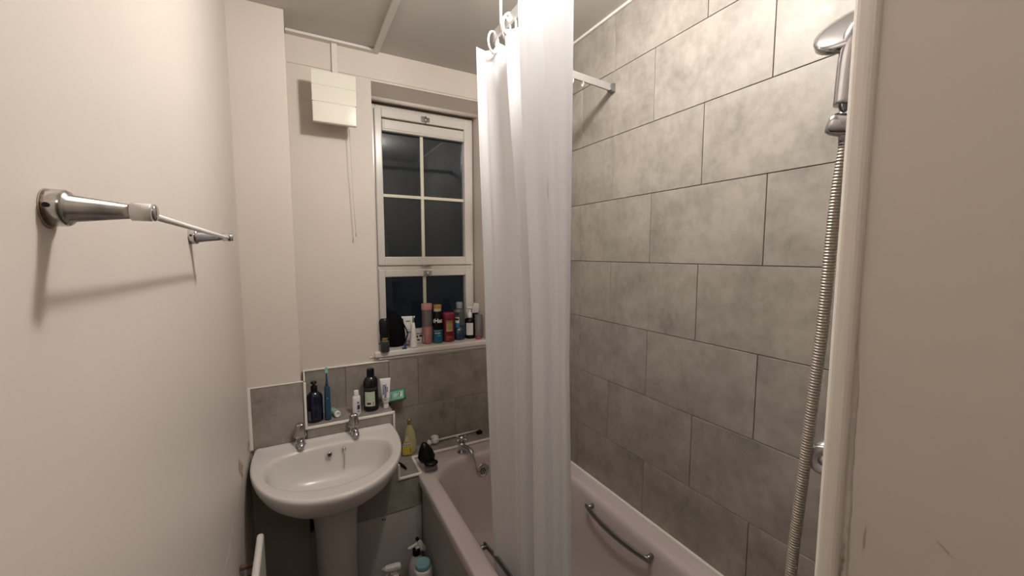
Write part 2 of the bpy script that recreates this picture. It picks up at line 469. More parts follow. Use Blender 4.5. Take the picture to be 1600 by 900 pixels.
ragged(b, (NX, NY-.0235, 1.275), (0, 0, -1), (0, 1, 0), (-1, 0, 0), .055, .0022, seed=4)
b.build('peeled_patch', PLASTER, nib)
b = MB()
ragged(b, (NX, NY-.0225, 1.50), (0, 0, -1), (0, 1, 0), (-1, 0, 0), .40, .0018, seed=8, n=70)
ragged(b, (NX, .155, 1.30), (0, .1, -1), (0, 1, 0), (-1, 0, 0), .03, .0012, seed=12, n=12)
ragged(b, (NX, .108, 1.315), (0, -.7, -.7), (0, .7, -.7), (-1, 0, 0), .012, .002, seed=13, n=8)
b.build('paint_crack', GREYW, nib)

# surface trunking: along the ceiling, over the ceiling and down to the vent
b = MB()
b.box(-.004, 1.973, CZ-.0125, .372, YB-.002, CZ-.001, .0015)
b.box(.348, .30, CZ-.014, .374, 1.985, CZ-.001, .002)
b.box(.172, YB-.016, 2.30, .196, YB-.002, CZ-.0115, .002)
structure(b.build('trim_7', GLOSSP))

# ------------------------------------------------------------------ window
wn = bpy.data.objects.new('window_1', None); C.objects.link(wn); wn['kind'] = 'structure'
wn['label'] = 'white framed sash window, black night behind the glass'; wn['_o'] = [0, 0, 0]
WY = 2.150
def frame(b, x0, x1, z0, z1, wl_, wr_, wt, wb, y0, y1, bev=.004):
    b.box(x0, y0, z0, x0+wl_, y1, z1, bev); b.box(x1-wr_, y0, z0, x1, y1, z1, bev)
    b.box(x0+wl_-.001, y0+.0006, z1-wt, x1-wr_+.001, y1, z1, bev); b.box(x0+wl_-.001, y0+.0006, z0, x1-wr_+.001, y1, z0+wb, bev)
b = MB(); frame(b, RX0, RX1-.006, 1.083, 2.318, .042, .020, .028, .02, WY+.012, 2.24); b.box(RX0+.03, WY+.006, 1.476, RX1-.02, 2.24, 1.496, .003)
b.build('window_frame', UPVC, wn)
X0, X1 = .372, .896
b = MB(); frame(b, X0, X1, 1.497, 2.296, .036, .040, .044, .046, WY-.006, WY+.05, .005); up_sash = b.build('upper_sash', UPVC, wn)
b = MB(); frame(b, X0, X1, 1.098, 1.476, .034, .040, .040, .045, WY-.006, WY+.05, .005); lo_sash = b.build('lower_sash', UPVC, wn)
b = MB(); b.box(X0+.035, WY+.026, 1.53, X1-.038, WY+.030, 2.26); b.build('upper_pane', PANE_UP, up_sash)
b = MB(); b.box(X0+.033, WY+.026, 1.13, X1-.038, WY+.030, 1.45); b.build('lower_pane', PANE_LOW, lo_sash)
b = MB(); b.box(.609, WY+.014, 1.54, .626, WY+.0255, 2.19, .002); b.box(.405, WY+.0145, 1.854, .857, WY+.0255, 1.870, .002)
b.build('glazing_bar', CREAMBAR, up_sash)
b = MB(); b.box(.612, WY+.014, 1.14, .629, WY+.0255, 1.437, .002); b.build('glazing_bar', CREAMBAR, lo_sash)
b = MB(); b.box(.409, WY-.004, 2.186, .855, WY+.022, 2.244, .004); b.box(.418, WY-.007, 2.194, .846, WY+.0, 2.236, .004)
tv = b.build('trickle_vent', UPVC, up_sash)
b = MB(); b.box(.412, WY-.0085, 2.196, .417, WY-.003, 2.228, .001); b.box(.847, WY-.0085, 2.196, .852, WY-.003, 2.228, .001); b.build('end_clip', CREAMBAR, tv)
def catch(x, z, par):
    b = MB(); b.box(x-.022, WY-.012, z-.014, x-.002, WY-.006, z+.014, .002); b.box(x+.002, WY-.012, z-.012, x+.024, WY-.006, z+.010, .002)
    b.box(x-.008, WY-.020, z-.008, x+.012, WY-.010, z+.006, .003); b.cyl((x, WY-.022, z+.01), (x, WY-.022, z-.022), .0045, n=10)
    return b.build('sash_catch', CHROMEW, par)
catch(.633, 2.272, up_sash); catch(.630, 1.456, lo_sash)
b = MB(); b.box(.60, WY-.012, 1.492, .655, WY-.006, 1.500, .001); b.build('catch_keep', CHROMEW, up_sash)
b = MB(); b.box(RX0-.022, YB-.024, 1.050, .935, WY+.02, 1.080, .008, 3); b.box(RX0-.004, YB-.014, 1.036, .93, YB+.02, 1.052, .005)
structure(b.build('window_sill', GLOSSP, wn))
b = MB(); 
for i in range(9):
    x = .295+.005*i; b.sphere((x+random.uniform(-.003, .003), YB-.004, 1.056+random.uniform(-.006, .006)), random.uniform(.003, .007), (1.3, .8, .7), 8)
b.build('broken_plaster', PEEL, wn)

# ------------------------------------------------------------------ bath
def rrect(x0, x1, y0, y1, r, z, n=8):
    out = []
    for cx, cy, a in ((x1-r, y1-r, 0), (x0+r, y1-r, 90), (x0+r, y0+r, 180), (x1-r, y0+r, 270)):
        for k in range(n+1):
            t = math.radians(a+90*k/n); out.append(V((cx+r*math.cos(t), cy+r*math.sin(t), z)))
    return out
bath = thing('bathtub', 'pinkish white bathtub along the grey tiled wall', 'bathtub', (.79, 1.04, 0))
BX0, BX1, BY0, BY1, BZ = .450, WR-.001, NY+.006, 1.888, .551
b = MB()
L = [rrect(BX0, BX1, BY0, BY1, .006, BZ-.038), rrect(BX0, BX1, BY0, BY1, .006, BZ-.008), rrect(BX0+.003, BX1-.002, BY0+.003, BY1-.002, .008, BZ-.002), rrect(BX0+.008, BX1-.006, BY0+.008, BY1-.006, .010, BZ)]
ix0, ix1, iy0, iy1 = .508, 1.072, BY0+.085, 1.800
for off, z, r in ((-.004, BZ, .14), (.004, BZ-.001, .14), (.012, BZ-.006, .14), (.019, BZ-.016, .14), (.024, BZ-.035, .14), (.036, .44, .14), (.058, .30, .13), (.085, .20, .13), (.125, .165, .12), (.19, .155, .07)):
    L.append(rrect(ix0+off, ix1-off, iy0+off*1.6, iy1-off*1.1, r, z))
b.loft(L, cap0=False, cap1=True); tub = b.build('tub', BATHM, bath)
b = MB(); b.box(BX1-.011, BY0, BZ-.004, BX1+.0005, BY1, BZ+.012, .004, 3); b.build('sealant_strip', TRIM, bath)
b = MB(); b.box(BX0+.014, BY0, .0, BX0+.024, SY-.006, BZ-.022, .002); b.build('bath_panel', PANEL, bath)
b = MB(); b.box(BX0+.004, BY0, BZ-.047, BX0+.016, SY-.006, BZ-.037, .002); b.build('panel_seal', GREYP, bath)
def grip(x, sgn):
    ym = 1.068; pts = []
    for k in range(17):
        t = k/16*2-1; pts.append((x+sgn*(.024+.016*(1-t*t)), ym+t*.172, .508-.004*(1-t*t)))
    b = MB(); loops = []
    for i, p in enumerate(pts):
        t = i/16*2-1; hw = .010+.003*(1-t*t); p = V(p)
        loops.append([p+V((sgn*.0055*math.cos(a), 0, hw*math.sin(a))) for a in [2*PI*k/12 for k in range(12)]])
    b.loft(loops)
    for e in (1, -1):
        b.cyl((x-sgn*.006, ym+e*.158, .509), (x+sgn*.026, ym+e*.158, .509), .010, .008, 12)
    return b.build('grip_handle', STEEL, bath)
grip(ix1-.026, -1); grip(ix0+.026, 1)
# overflow with its holes and plug chain
b = MB(); oc = V((.786, 1.768, .462)); nx = V((0, -1, .08)).normalized()
b.use(CHROMEW); b.lathe([(.036, 0), (.036, .003), (.032, .007), (.022, .005), (.020, .006)], oc, nx, 28)
ov = b.build('overflow_plate', None, bath)
b = MB(); 
for k in range(6):
    a = k*PI/3; p = oc+nx*.0065+V((1, 0, 0))*.012*math.cos(a)+V((0, 0, 1))*.012*math.sin(a); b.lathe([(.0048, 0), (.0045, .0008)], p, nx, 10)
b.lathe([(.0045, 0), (.004, .0008)], oc+nx*.0065, nx, 10); b.build('overflow_hole', DARK, ov)
ch = spline([(.716, 1.800, .566), (.735, 1.785, .560), (.748, 1.772, .52), (.752, 1.764, .475), (.762, 1.760, .445), (.782, 1.757, .437)], 60)
b = MB(); b.tube(ch, .0022, 6)
for p in ch[::2]: b.sphere(p, .0032, n=6)
b.build('plug_chain', CHROMEW, bath)
# bath tap
def bath_tap(x, y):
    t = thing('bath_tap', 'chrome pillar tap with cross handle on bath rim corner', 'tap', (x, y, BZ))
    b = MB(); b.lathe([(.024, 0), (.024, .006), (.017, .012), (.016, .035), (.019, .042), (.015, .052)], (x, y, BZ), n=24)
    b.tube(spline([(x+.004, y-.008, BZ+.030), (x+.016, y-.045, BZ+.034), (x+.022, y-.075, BZ+.030), (x+.024, y-.085, BZ+.014)], 14), .011, 14, rad=[.014-.004*k/13 for k in range(14)])
    b.build('tap_body', CHROME, t)
    b = MB(); b.lathe([(.010, .052), (.009, .062), (.014, .066), (.014, .078), (.008, .086), (.001, .087)], (x, y, BZ), n=20)
    for k in range(4):
        a = k*PI/2+.5; d = V((math.cos(a), math.sin(a), 0)); p = V((x, y, BZ+.072))
        b.cyl(p+d*.01, p+d*.028, .0045, .006, 10); b.sphere(p+d*.029, .0075, n=10)
    b.build('cross_handle', CHROME, t)
    return t
bath_tap(.700, 1.832)

# ------------------------------------------------------------------ basin
bs = thing('pedestal_basin', 'white ceramic washbasin on a pedestal below the tiled ledge', 'washbasin', (.09, 1.70, 0))
RIM, BCX, BYB = .778, .088, YP-.0055
def outl(sc_, z, yb=BYB, n=72):
    """D shaped outline scaled about the middle of its straight back; starts at the right end of the front curve"""
    pts = []
    nb = 27; rc = .012
    for k in range(9): pts.append((.272+.001*math.sin(PI*k/8)-.006*k/8, 1.725+(BYB-rc-1.725)*k/8))
    for k in range(1, 5): t = PI/2*k/4; pts.append((.266-rc+rc*math.cos(t), BYB-rc+rc*math.sin(t)))
    for k in range(1, 11): pts.append((.254-.508*k/11, BYB))
    for k in range(0, 4): t = PI/2+PI/2*k/4; pts.append((-.266+rc+rc*math.cos(t), BYB-rc+rc*math.sin(t)))
    for k in range(8, -1, -1): pts.append((-.272-.001*math.sin(PI*k/8)+.006*k/8, 1.725+(BYB-rc-1.725)*k/8))
    m_ = n-len(pts)
    for k in range(1, m_+1):
        a = PI+PI*k/(m_+1); c, s_ = math.cos(a), math.sin(a)
        pts.append((.272*math.copysign(abs(c)**.93, c), 1.725-.385*abs(s_)**.93))
    return [V((BCX+x*sc_, yb-(BYB-y)*sc_, z)) for x, y in pts]
def bowl(sc_, z, n=72, dy=0):
    out = []
    ref = outl(1, 0)
    for p in ref:
        a = math.atan2((p.y-1.640)/.30, (p.x-BCX)/.272); c, s_ = math.cos(a), math.sin(a)
        if s_ <= 0: x, y = .226*c, -.208*abs(s_)
        else: x, y = .226*math.copysign(abs(c)**.75, c), .125*s_**.62
        out.append(V((BCX+x*sc_, 1.628+dy+y*sc_, z)))
    return out
b = MB()
L = [outl(.36, .560), outl(.45, .585), outl(.62, .612), outl(.80, .655), outl(.92, .700), outl(.975, .735), outl(.996, .757), outl(1.0, .768), outl(.996, RIM-.003), outl(.985, RIM),
     outl(.965, RIM-.001)]
def mixl(A, B, t): return [p.lerp(q, t) for p, q in zip(A, B)]
bo = bowl(1.0, RIM-.006)
L += [mixl(outl(.95, RIM-.003), bo, .45), mixl(outl(.95, RIM-.005), bo, .85), bowl(1.0, RIM-.008), bowl(.972, RIM-.016), bowl(.945, RIM-.032), bowl(.90, RIM-.07), bowl(.80, RIM-.11, dy=.004), bowl(.62, RIM-.138, dy=.012), bowl(.35, RIM-.150, dy=.02), bowl(.09, RIM-.154, dy=.03)]
b.loft(L, True, True); basin = b.build('basin', CERAMIC, bs)
b = MB(); prof = [(.082, 0), (.082, .02), (.078, .06), (.076, .30), (.080, .45), (.085, .53), (.088, .60)]
loops = []
for r, z in prof:
    loops.append([V((.099+r*math.copysign(abs(math.cos(a))**.8, math.cos(a)), 1.70+(r*1.05*math.sin(a) if math.sin(a) < 0 else r*1.1*math.sin(a)), z)) for a in [2*PI*k/32 for k in range(32)]])
b.loft(loops); b.build('pedestal', CERAMIC, bs)
ofc = V((.086, 1.7300, .738)); on = V((0, -1, .22)).normalized()
b = MB(); b.lathe([(.0105, -.004), (.0105, .0015), (.008, .0025)], ofc, on, 20); of = b.build('overflow_ring', CHROMEW, bs)
b = MB(); b.lathe([(.0065, .0022), (.006, .0032)], ofc, on, 16); b.build('overflow_hole', DARK, of)
b = MB(); b.lathe([(.0075, -.004), (.0075, .003), (.004, .006)], (.142, 1.738, .746), on, 16); b.sphere((.142, 1.734, .744), .0045, n=10)
b.tube([(.142, 1.733, .744), (.142, 1.728, .72), (.141, 1.722, .70), (.139, 1.714, .672)], .0016, 6); b.build('chain_stay', CHROMEW, bs)
b = MB(); b.lathe([(.022, 0), (.022, .003), (.016, .004)], (BCX, 1.655, RIM-.155), n=20); b.build('waste', CHROME, bs)
def basin_tap(x, y, label):
    t = thing('basin_tap', label, 'tap', (x, y, RIM-.004), 'chrome pillar taps on the basin')
    z = RIM-.004
    b = MB(); b.lathe([(.021, 0), (.021, .004), (.018, .007), (.017, .022), (.018, .028), (.013, .034)], (x, y, z), n=24)
    b.tube(spline([(x, y-.008, z+.018), (x+.002, y-.03, z+.020), (x+.003, y-.050, z+.016), (x+.003, y-.056, z+.006)], 12), .012, 14, rad=[.0155-.005*k/11 for k in range(12)])
    b.build('tap_body', CHROME, t)
    b = MB()
    loops = []
    for r, h in ((.014, .032), (.0215, .036), (.0210, .044), (.0170, .070), (.0152, .084), (.0130, .090), (.001, .091)):
        loops.append([V((x+r*(1+.09*math.cos(8*a))*math.cos(a), y+r*(1+.09*math.cos(8*a))*math.sin(a), z+h)) for a in [2*PI*k/64 for k in range(64)]])
    b.loft(loops); b.build('tap_head', CHROMEW, t)
basin_tap(-.017, 1.800, 'left chrome pillar tap on the white basin')
basin_tap(.190, 1.800, 'right chrome pillar tap on the white basin')

# ------------------------------------------------------------------ wall things: towel rail, vent, radiator
tr = thing('towel_rail', 'chrome towel rail with thin white rod on the left wall', 'towel rail', (WL, .78, 1.6))
def post(y, z, worn, collar):
    b = MB(); m_ = CHROMEW if worn else CHROME
    p0 = V((WL-.001, y, z)); ax = (1, 0, -.02)
    b.lathe([(.0165, 0), (.0165, .013), (.0150, .0155), (.0122, .0165), (.0062, .060)], p0, ax, 24)
    pb = b.build('rail_post', m_, tr)
    b = MB(); b.lathe([(.0085, .057), (.0085, .071), (.0075, .0725)], p0, ax, 20); b.build('rail_collar', collar, pb)
    b = MB(); b.lathe([(.0075, .0715), (.0082, .0725), (.0082, .0745), (.007, .0755), (.0005, .0757)], p0, ax, 20); b.build('end_ring', CHROME, pb)
    b = MB(); b.lathe([(.0022, 0), (.0022, .0012)], p0+V((.006, -.0163, .001)), (0, -1, 0), 10); b.build('grub_screw', DARK, pb)
post(.512, 1.601, True, WHITEP); post(1.045, 1.596, False, CHROME)
b = MB(); b.cyl((-.128, .505, 1.5985), (-.128, 1.052, 1.593), .0035, n=12); b.build('rail_rod', WHITEP, tr)
b = MB(); b.lathe([(.0180, 0), (.0175, .0006)], (WL+.0002, .512, 1.600), (1, 0, 0), 20); b.build('chipped_ring', PLASTER, tr)

vf = thing('extractor_vent', 'cream square wall vent box with pull cord beside the window', 'vent', (.172, YB, 2.22))
b = MB(); vx0, vx1, vz0, vz1, vy = .0825, .2555, 2.109, 2.318, 1.887
b.box(vx0+.006, vy+.0012, vz0+.006, vx1-.006, vy+.03, vz1-.006, .002); b.box(vx0+.012, vy+.028, vz0+.034, vx1-.012, YB-.001, vz1-.012, .004); b.build('vent_back', UPVC, vf)
b = MB()
hs = [vz0, vz0+.084, vz0+.150, vz1]
for i, (a, c) in enumerate(zip(hs, hs[1:])):
    b.box(vx0, vy, a+.0003, vx1, vy+.024, c-.0003, .004 if i == 0 else .0008)
vm = mat('cream_vent_plastic', (.70, .67, .58), .12, spec=.6, coat=.3); b.build('vent_cover', vm, vf)
b = MB(); b.tube([(.232, vy+.075, vz0+.006), (.236, vy+.077, 1.95), (.240, vy+.085, 1.80), (.246, vy+.08, 1.655)], .0011, 6)
b.lathe([(.0012, 0), (.003, -.004), (.0026, -.016)], (.246, vy+.08, 1.656), n=10); b.build('pull_cord', mat('grey_cord', (.50, .47, .43), .7), vf)

rd = thing('panel_radiator', 'white slim wall panel with rounded top edge beside the basin', 'radiator', (WL, 1.1, .35))
b = MB(); b.box(-.147, .70, .12, -.127, 1.428, .676, .009, 4); b.build('panel', GLOSSP, rd)
for y, z0_, z1_ in ((1.40, .590, .602), (1.392, .553, .567), (.85, .59, .602), (.842, .553, .567)):
    MB().box(WL+.001, y-.007, z0_, -.1465, y+.007, z1_, .002).build('wall_bracket', RUST, rd)

# ------------------------------------------------------------------ curtain rail, rings, curtain
RZ = 2.211
cr_ = thing('curtain_rail', 'grey metal curtain rail hung around the bath by a rod', 'curtain rail', (.55, 1.18, RZ))
b = MB(); path = [(WR-.010, 1.244), (.62, 1.192)]
for k in range(1, 9):
    a = k/9; path.append((.62-.07*math.sin(a*PI/2), 1.192-.07*(1-math.cos(a*PI/2))-.004))
path += [(.55, 1.11), (.55, .9), (.55, .6), (.55, NY+.008)]
loops = []
for i, (x, y) in enumerate(path):
    a = V(path[max(i-1, 0)]); c = V(path[min(i+1, len(path)-1)]); t = (c-a).normalized(); nn = V((-t.y, t.x))
    loops.append([V((x+nn.x*s1, y+nn.y*s1, RZ+h)) for s1, h in ((-.004, -.013), (.004, -.013), (.004, .013), (-.004, .013))])
b.loft(loops, smooth=False); b.build('rail', ALU, cr_)
b = MB(); b.prism([(0, -.017), (0, .017), (-.020, .012), (-.026, -.012), (-.02, -.016)], .022, (WR, 1.2445, RZ), (1, .02, 0), (0, 0, 1), .002); b.build('wall_socket', STEEL, cr_)
b = MB(); b.cyl((.550, 1.085, RZ+.008), (.550, 1.085, CZ-.002), .0042, n=12); b.lathe([(.018, 0), (.018, -.006), (.006, -.012)], (.55, 1.085, CZ-.001), n=20); b.build('ceiling_rod', WHITEP, cr_)

def ring(y, x=.55, tilt=0, label='', r=.030, z=RZ, rr=.0032, ax=None, name='curtain_ring', drop=.014):
    o = (x, y, z)
    t = thing(name, label, 'curtain ring', o, 'white rings on the curtain rail')
    pts = []
    for k in range(28):
        a = 2*PI*k/28+.2
        p = V((r*.62*math.sin(a), 0, r*math.cos(a)-drop)); p = Matrix.Rotation(tilt, 3, 'Z') @ p
        pts.append(V(o)+p)
    b = MB(); b.tube(pts, rr, 8, closed=True); b.build('hoop', WHITEP, t)
    b = MB(); b.sphere(V(o)+Matrix.Rotation(tilt, 3, 'Z') @ V((0, 0, -r-drop)), rr*1.5, n=8); b.build('clasp', WHITEP, t)
ring(1.135, tilt=.2, label='white curtain ring at the rail bend, lowest of those on the curtain')
ring(1.052, tilt=.35, label='second white curtain ring, up beside the white ceiling rod')
ring(1.030, tilt=-.25, label='third white curtain ring, right against the nearer curtain fold')
ring(1.226, x=.917, tilt=1.5, label='tiny clear glider under the rail, nearer the curtain edge', r=.0085, z=RZ-.0195, rr=.0016, name='curtain_glider', drop=0)
ring(1.2305, x=.966, tilt=1.5, label='tiny clear glider under the rail, nearer the wall socket', r=.0085, z=RZ-.0195, rr=.0016, name='curtain_glider', drop=0)

top = [(.512, 1.172), (.536, 1.166), (.556, 1.150), (.575, 1.138), (.600, 1.105), (.572, 1.062), (.540, 1.035), (.575, .998), (.630, .955), (.580, .915), (.508, .892), (.489, .874), (.498, .845), (.526, .824), (.514, .800), (.526, .776), (.556, .752), (.590, .800), (.575, .85)]
mid = [(.536, 1.172), (.556, 1.150), (.565, 1.130), (.604, 1.105), (.602, 1.062), (.588, 1.028), (.590, .998), (.680, .975), (.685, .935), (.595, .905), (.545, .885), (.532, .866), (.534, .838), (.556, .813), (.543, .790), (.548, .770), (.563, .757), (.590, .800), (.580, .85)]
bot = [(.566, 1.172), (.580, 1.148), (.584, 1.122), (.614, 1.105), (.616, 1.060), (.594, 1.026), (.598, 1.000), (.690, .970), (.690, .930), (.600, .898), (.560, .880), (.551, .866), (.552, .838), (.572, .814), (.559, .790), (.566, .772), (.584, .750), (.605, .790), (.590, .84)]
NS, NZ = 190, 70; zt, zm, zb = 2.190, 1.30, .33
cu = thing('shower_curtain', 'white vinyl shower curtain bunched in the middle of the picture', 'shower curtain', (.55, .96, zb))
S3 = [spline([(x, y, 0) for x, y in P], NS) for P in (top, mid, bot)]
loops = []
for j in range(NZ+1):
    z = zt-(zt-zb)*j/NZ
    if z > zm: t = (zt-z)/(zt-zm); A_, B_ = S3[0], S3[1]; t = t*t*(3-2*t)*.6+t*.4
    else: t = (zm-z)/(zm-zb); A_, B_ = S3[1], S3[2]
    row = []
    for i in range(NS):
        p = A_[i].lerp(B_[i], t); s = i/NS
        amp = .0021+.0009*math.sin(3*z)
        q = V((amp*math.sin(s*104+1.7*z+.8*math.sin(2.3*z)), amp*.5*math.sin(s*85-2.1*z), 0))
        dent = .012*math.exp(-((s-.735)/.008)**2-((z-1.71)/.022)**2)+.007*math.exp(-((s-.78)/.03)**2-((z-.86)/.02)**2)-.006*math.exp(-((s-.06)/.03)**2-((z-.62)/.03)**2)
        q -= V((dent, dent*.6, 0)); dz = 0
        if j < 3: dz = -.010*abs(math.sin(s*PI*7))*(1-j/3)
        row.append(V((p.x+q.x, p.y+q.y, z+dz)))
    loops.append(row)
b = MB(); b.loft(loops, False, False, True, closed=False); b.build('cloth', CURT, cu)
b = MB()
hem = [[p+V((0, 0, 0)) for p in r_] for r_ in loops[:2]]
b.tube([r_[0]+V((-.0004, .0004, 0)) for r_ in loops], .0012, 6); b.tube([r_[-1] for r_ in loops], .0012, 6)
b.tube(loops[0], .0012, 6); b.build('hem', CURT, cu)

# ------------------------------------------------------------------ shower set
SX = .650
vz = 1.262
sv = thing('shower_valve', 'chrome bar shower valve knob showing past the white bead', 'shower valve', (SX+.10, NY, vz))
vy_ = NY+.082
b = MB(); b.cyl((SX+.018, vy_, vz), (SX+.26, vy_, vz), .017, n=24)
for x in (SX+.07, SX+.21): b.cyl((x, NY-.002, vz), (x, vy_, vz), .013, n=18); b.lathe([(.028, 0), (.028, .004), (.014, .009)], (x, NY, vz), (0, 1, 0), 24)
b.cyl((SX+.14, vy_, vz-.012), (SX+.14, vy_, vz-.038), .011, n=16)
b.build('valve_bar', CHROME, sv)
b = MB(); b.lathe([(.016, 0), (.0210, .007), (.0216, .012), (.0212, .0145), (.0200, .0160), (.0190, .0164), (.0085, .0170), (.0080, .0163), (.0066, .0163), (.0062, .0172), (.0005, .0173)], (SX+.026, vy_-.004, vz-.004), (-1, -.18, .1), 40); b.build('valve_knob', mat('satin_chrome', (.50, .50, .51), .32, .9), sv)
b = MB(); b.lathe([(.0195, 0), (.0205, .006), (.0205, .016), (.017, .0205), (.0005, .021)], (SX+.26, vy_, vz), (1, 0, 0), 28); b.build('valve_knob', CHROMEW, sv)
hz = 1.733
sh = thing('shower_holder', 'chrome round handset holder clipped behind the white bead', 'shower holder', (SX, NY, hz))
b = MB(); b.cyl((SX, NY-.001, hz-.003), (SX, NY+.062, hz-.003), .0105, n=20); b.lathe([(.026, 0), (.026, .004), (.0115, .010)], (SX, NY, hz-.003), (0, 1, 0), 24)
b.lathe([(.006, -.0205), (.0115, -.0190), (.0142, -.014), (.0148, -.004), (.0148, .012), (.0125, .018)], (SX, NY+.0735, hz-.003), (.35, -.6, -.2), 28); b.build('holder_body', CHROME, sh)
hs_ = thing('shower_handset', 'chrome shower handset with round head high by the white bead', 'shower handset', (SX, NY+.08, hz))
ay = NY+.0745
pth = spline([(SX-.001, ay+.002, hz+.024), (SX, ay+.001, hz+.055), (SX+.001, ay-.001, hz+.090), (SX+.006, ay-.004, hz+.116), (SX+.016, ay-.007, hz+.132)], 24)
b = MB(); b.tube(pth, .0125, 24, rad=[.0112+.00012*k if k < 16 else .0131-.0004*(k-16) for k in range(24)]); b.cyl((SX, ay-.002, hz-.030), (SX, ay+.001, hz+.026), .0068, n=16); b.build('handle', CHROME, hs_)
hn = V((-.767, -.07, .72)).normalized(); hc = V((SX+.022, ay+.002, hz+.134))
b = MB(); b.lathe([(.0475, -.011), (.049, -.0095), (.049, -.002), (.048, .0005), (.040, .003), (.028, .0045), (.002, .006)], hc, hn, 40); hd = b.build('shower_head', CHROME, hs_)
b = MB(); b.lathe([(.042, -.0135), (.045, -.0110)], hc, hn, 32); b.build('spray_plate', GREYCAP, hs_)
b = MB()
hp = spline([(SX, ay-.003, hz-.026), (SX+.0005, .2735, 1.62), (SX+.001, .2790, 1.45), (SX, .2830, 1.37), (SX, .2905, 1.22), (SX, .2965, 1.10), (SX+.004, .300, .98), (SX+.03, ay+.03, .88), (SX+.08, ay+.02, .86), (SX+.125, ay+.008, .94), (SX+.140, vy_, 1.08), (SX+.14, vy_, vz-.038)], 2400)
al = [0]
for p, q in zip(hp, hp[1:]): al.append(al[-1]+(q-p).length)
h2 = []; k = 0
for i in range(2400):                                                # even spacing along the hose
    t = al[-1]*i/2399
    while k < len(hp)-2 and al[k+1] < t: k += 1
    h2.append(hp[k].lerp(hp[k+1], (t-al[k])/max(1e-9, al[k+1]-al[k])))
hp = h2
b.tube(hp, .0072, 12, rad=[.0071+.0006*math.sin(k*2*PI/8) for k in range(2400)])
tag(b.build('shower_hose', mat('brushed_steel_hose', (.46, .42, .37), .42, .85), None, (SX, ay, 1.2)), 'ribbed steel shower hose hanging straight down beside the white bead', 'hose')

# ------------------------------------------------------------------ things on the tiled ledge (z = LZ)
def bottle(name, label, cat, x, y, z0, prof, material, group=None, sx=1, sy=1, rotz=0, part='bottle_body'):
    t = thing(name, label, cat, (x, y, z0), group)
    b = MB(); b.lathe(prof, (x, y, z0), n=32, sx=sx, sy=sy, rotz=rotz); b.build(part, material, t)
    return t
z = LZ+.0002
x, y = .043, 1.893; d, r_ = facing(x, y)
t = bottle('pump_bottle', 'navy blue pump bottle at the left end of the tiled ledge', 'bottle', x, y, z, [(.026, 0), (.029, .004), (.030, .02), (.030, .105), (.027, .120), (.016, .132), (.0115, .136)], NAVY, sx=1.12, sy=.85)
b = MB(); b.lathe([(.0130, .135), (.0135, .139), (.0135, .156), (.010, .160), (.006, .162), (.0055, .172)], (x, y, z), n=24)
b.box(x-.012, y-.012, z+.170, x+.012, y+.010, z+.180, .004, 3); b.cyl((x, y-.008, z+.176), (x+.002, y-.034, z+.172), .0045, .0035, 10); b.build('pump', BLACK, t)
patch('side_label', mat('grey_blue_label', (.16, .18, .20), .5), t, (x, y), .0305, z+.012, z+.055, -1.25, -.55, d, r_)
x, y = .094, 1.884; d, r_ = facing(x, y)
t = bottle('electric_toothbrush', 'dark blue electric toothbrush standing upright on the ledge', 'toothbrush', x, y, z, [(.0115, 0), (.0135, .003), (.0138, .03), (.0125, .10), (.0108, .148), (.0095, .152), (.006, .154)], TEALBR, part='handle')
b = MB(); b.lathe([(.0062, .1535), (.0055, .165), (.0036, .190), (.0030, .205), (.003, .222)], (x, y, z), n=16); b.sphere((x, y, z+.226), .006, (1, .6, 1.9), 12); hd = b.build('brush_neck', TEALBR, t)
b = MB(); b.box(x-.0058, y-.016, z+.214, x+.0058, y-.003, z+.239, .002, 2); hd2 = b.build('brush_bristles', BRGREEN, t); hd2['kind'] = 'stuff'
b = MB(); b.lathe([(.0032, 0), (.0028, .0008)], V((x, y, z+.10))+d*.0122, d, 14); b.build('power_button', STEEL, t)
# small tube lying down, white cap to the front
x, y = .130, 1.905; t = thing('toothpaste_tube', 'small green tube lying down with round white cap facing out', 'tube', (x, y, z))
d, r_ = facing(x, y); cdir = V((.20, -.98, 0)).normalized(); c0 = V((x, y, z+.0142))
b = MB(); b.lathe([(.0132, 0), (.0140, .002), (.0140, .016), (.0125, .0185), (.0095, .0178), (.009, .0165), (.0005, .0165)], c0, cdir, 28); b.build('cap', WHITEP, t)
b = MB(); loops = []
for k in range(8):
    f = k/7; rx, rz = .0128+.004*f, .0128*(1-f)+.0012
    loops.append([c0+cdir*(-.002-.055*f)+V((cdir.y, -cdir.x, 0))*rx*math.cos(a)+V((-.3*f*.03, 0, rz*math.sin(a)+.010*f)) for a in [2*PI*i/20 for i in range(20)]])
b.loft(loops); b.build('tube_body', mat('soft_green_tube', (.28, .47, .34), .4), t)
x, y = .213, 1.882; d, r_ = facing(x, y)
t = bottle('lotion_bottle', 'small white travel bottle with purple print on the ledge', 'bottle', x, y, z, [(.0155, 0), (.0175, .003), (.0178, .01), (.0178, .078), (.0165, .086), (.0115, .090)], LILACW, sx=1, sy=.8)
b = MB(); b.lathe([(.0105, .0895), (.0110, .091), (.0105, .111), (.009, .113)], (x, y, z), n=24); b.build('cap', WHITEP, t)
patch('print_block', PURPINK, t, (x, y), .0182, z+.030, z+.050, .15, .85, d, r_)
text('lettering', 'N', .012, INK, t, (x, y, z+.060), d, (r_), R=.0184, bold=.0006).rotation_euler = (0, 0, .42)
patch('print_line', PURPINK, t, (x, y), .0182, z+.018, z+.022, .2, .7, d, r_)
x, y = .281, 1.908; d, r_ = facing(x, y)
BLK = mat('black_bottle_plastic', (.007, .0065, .006), .2, coat=.2)
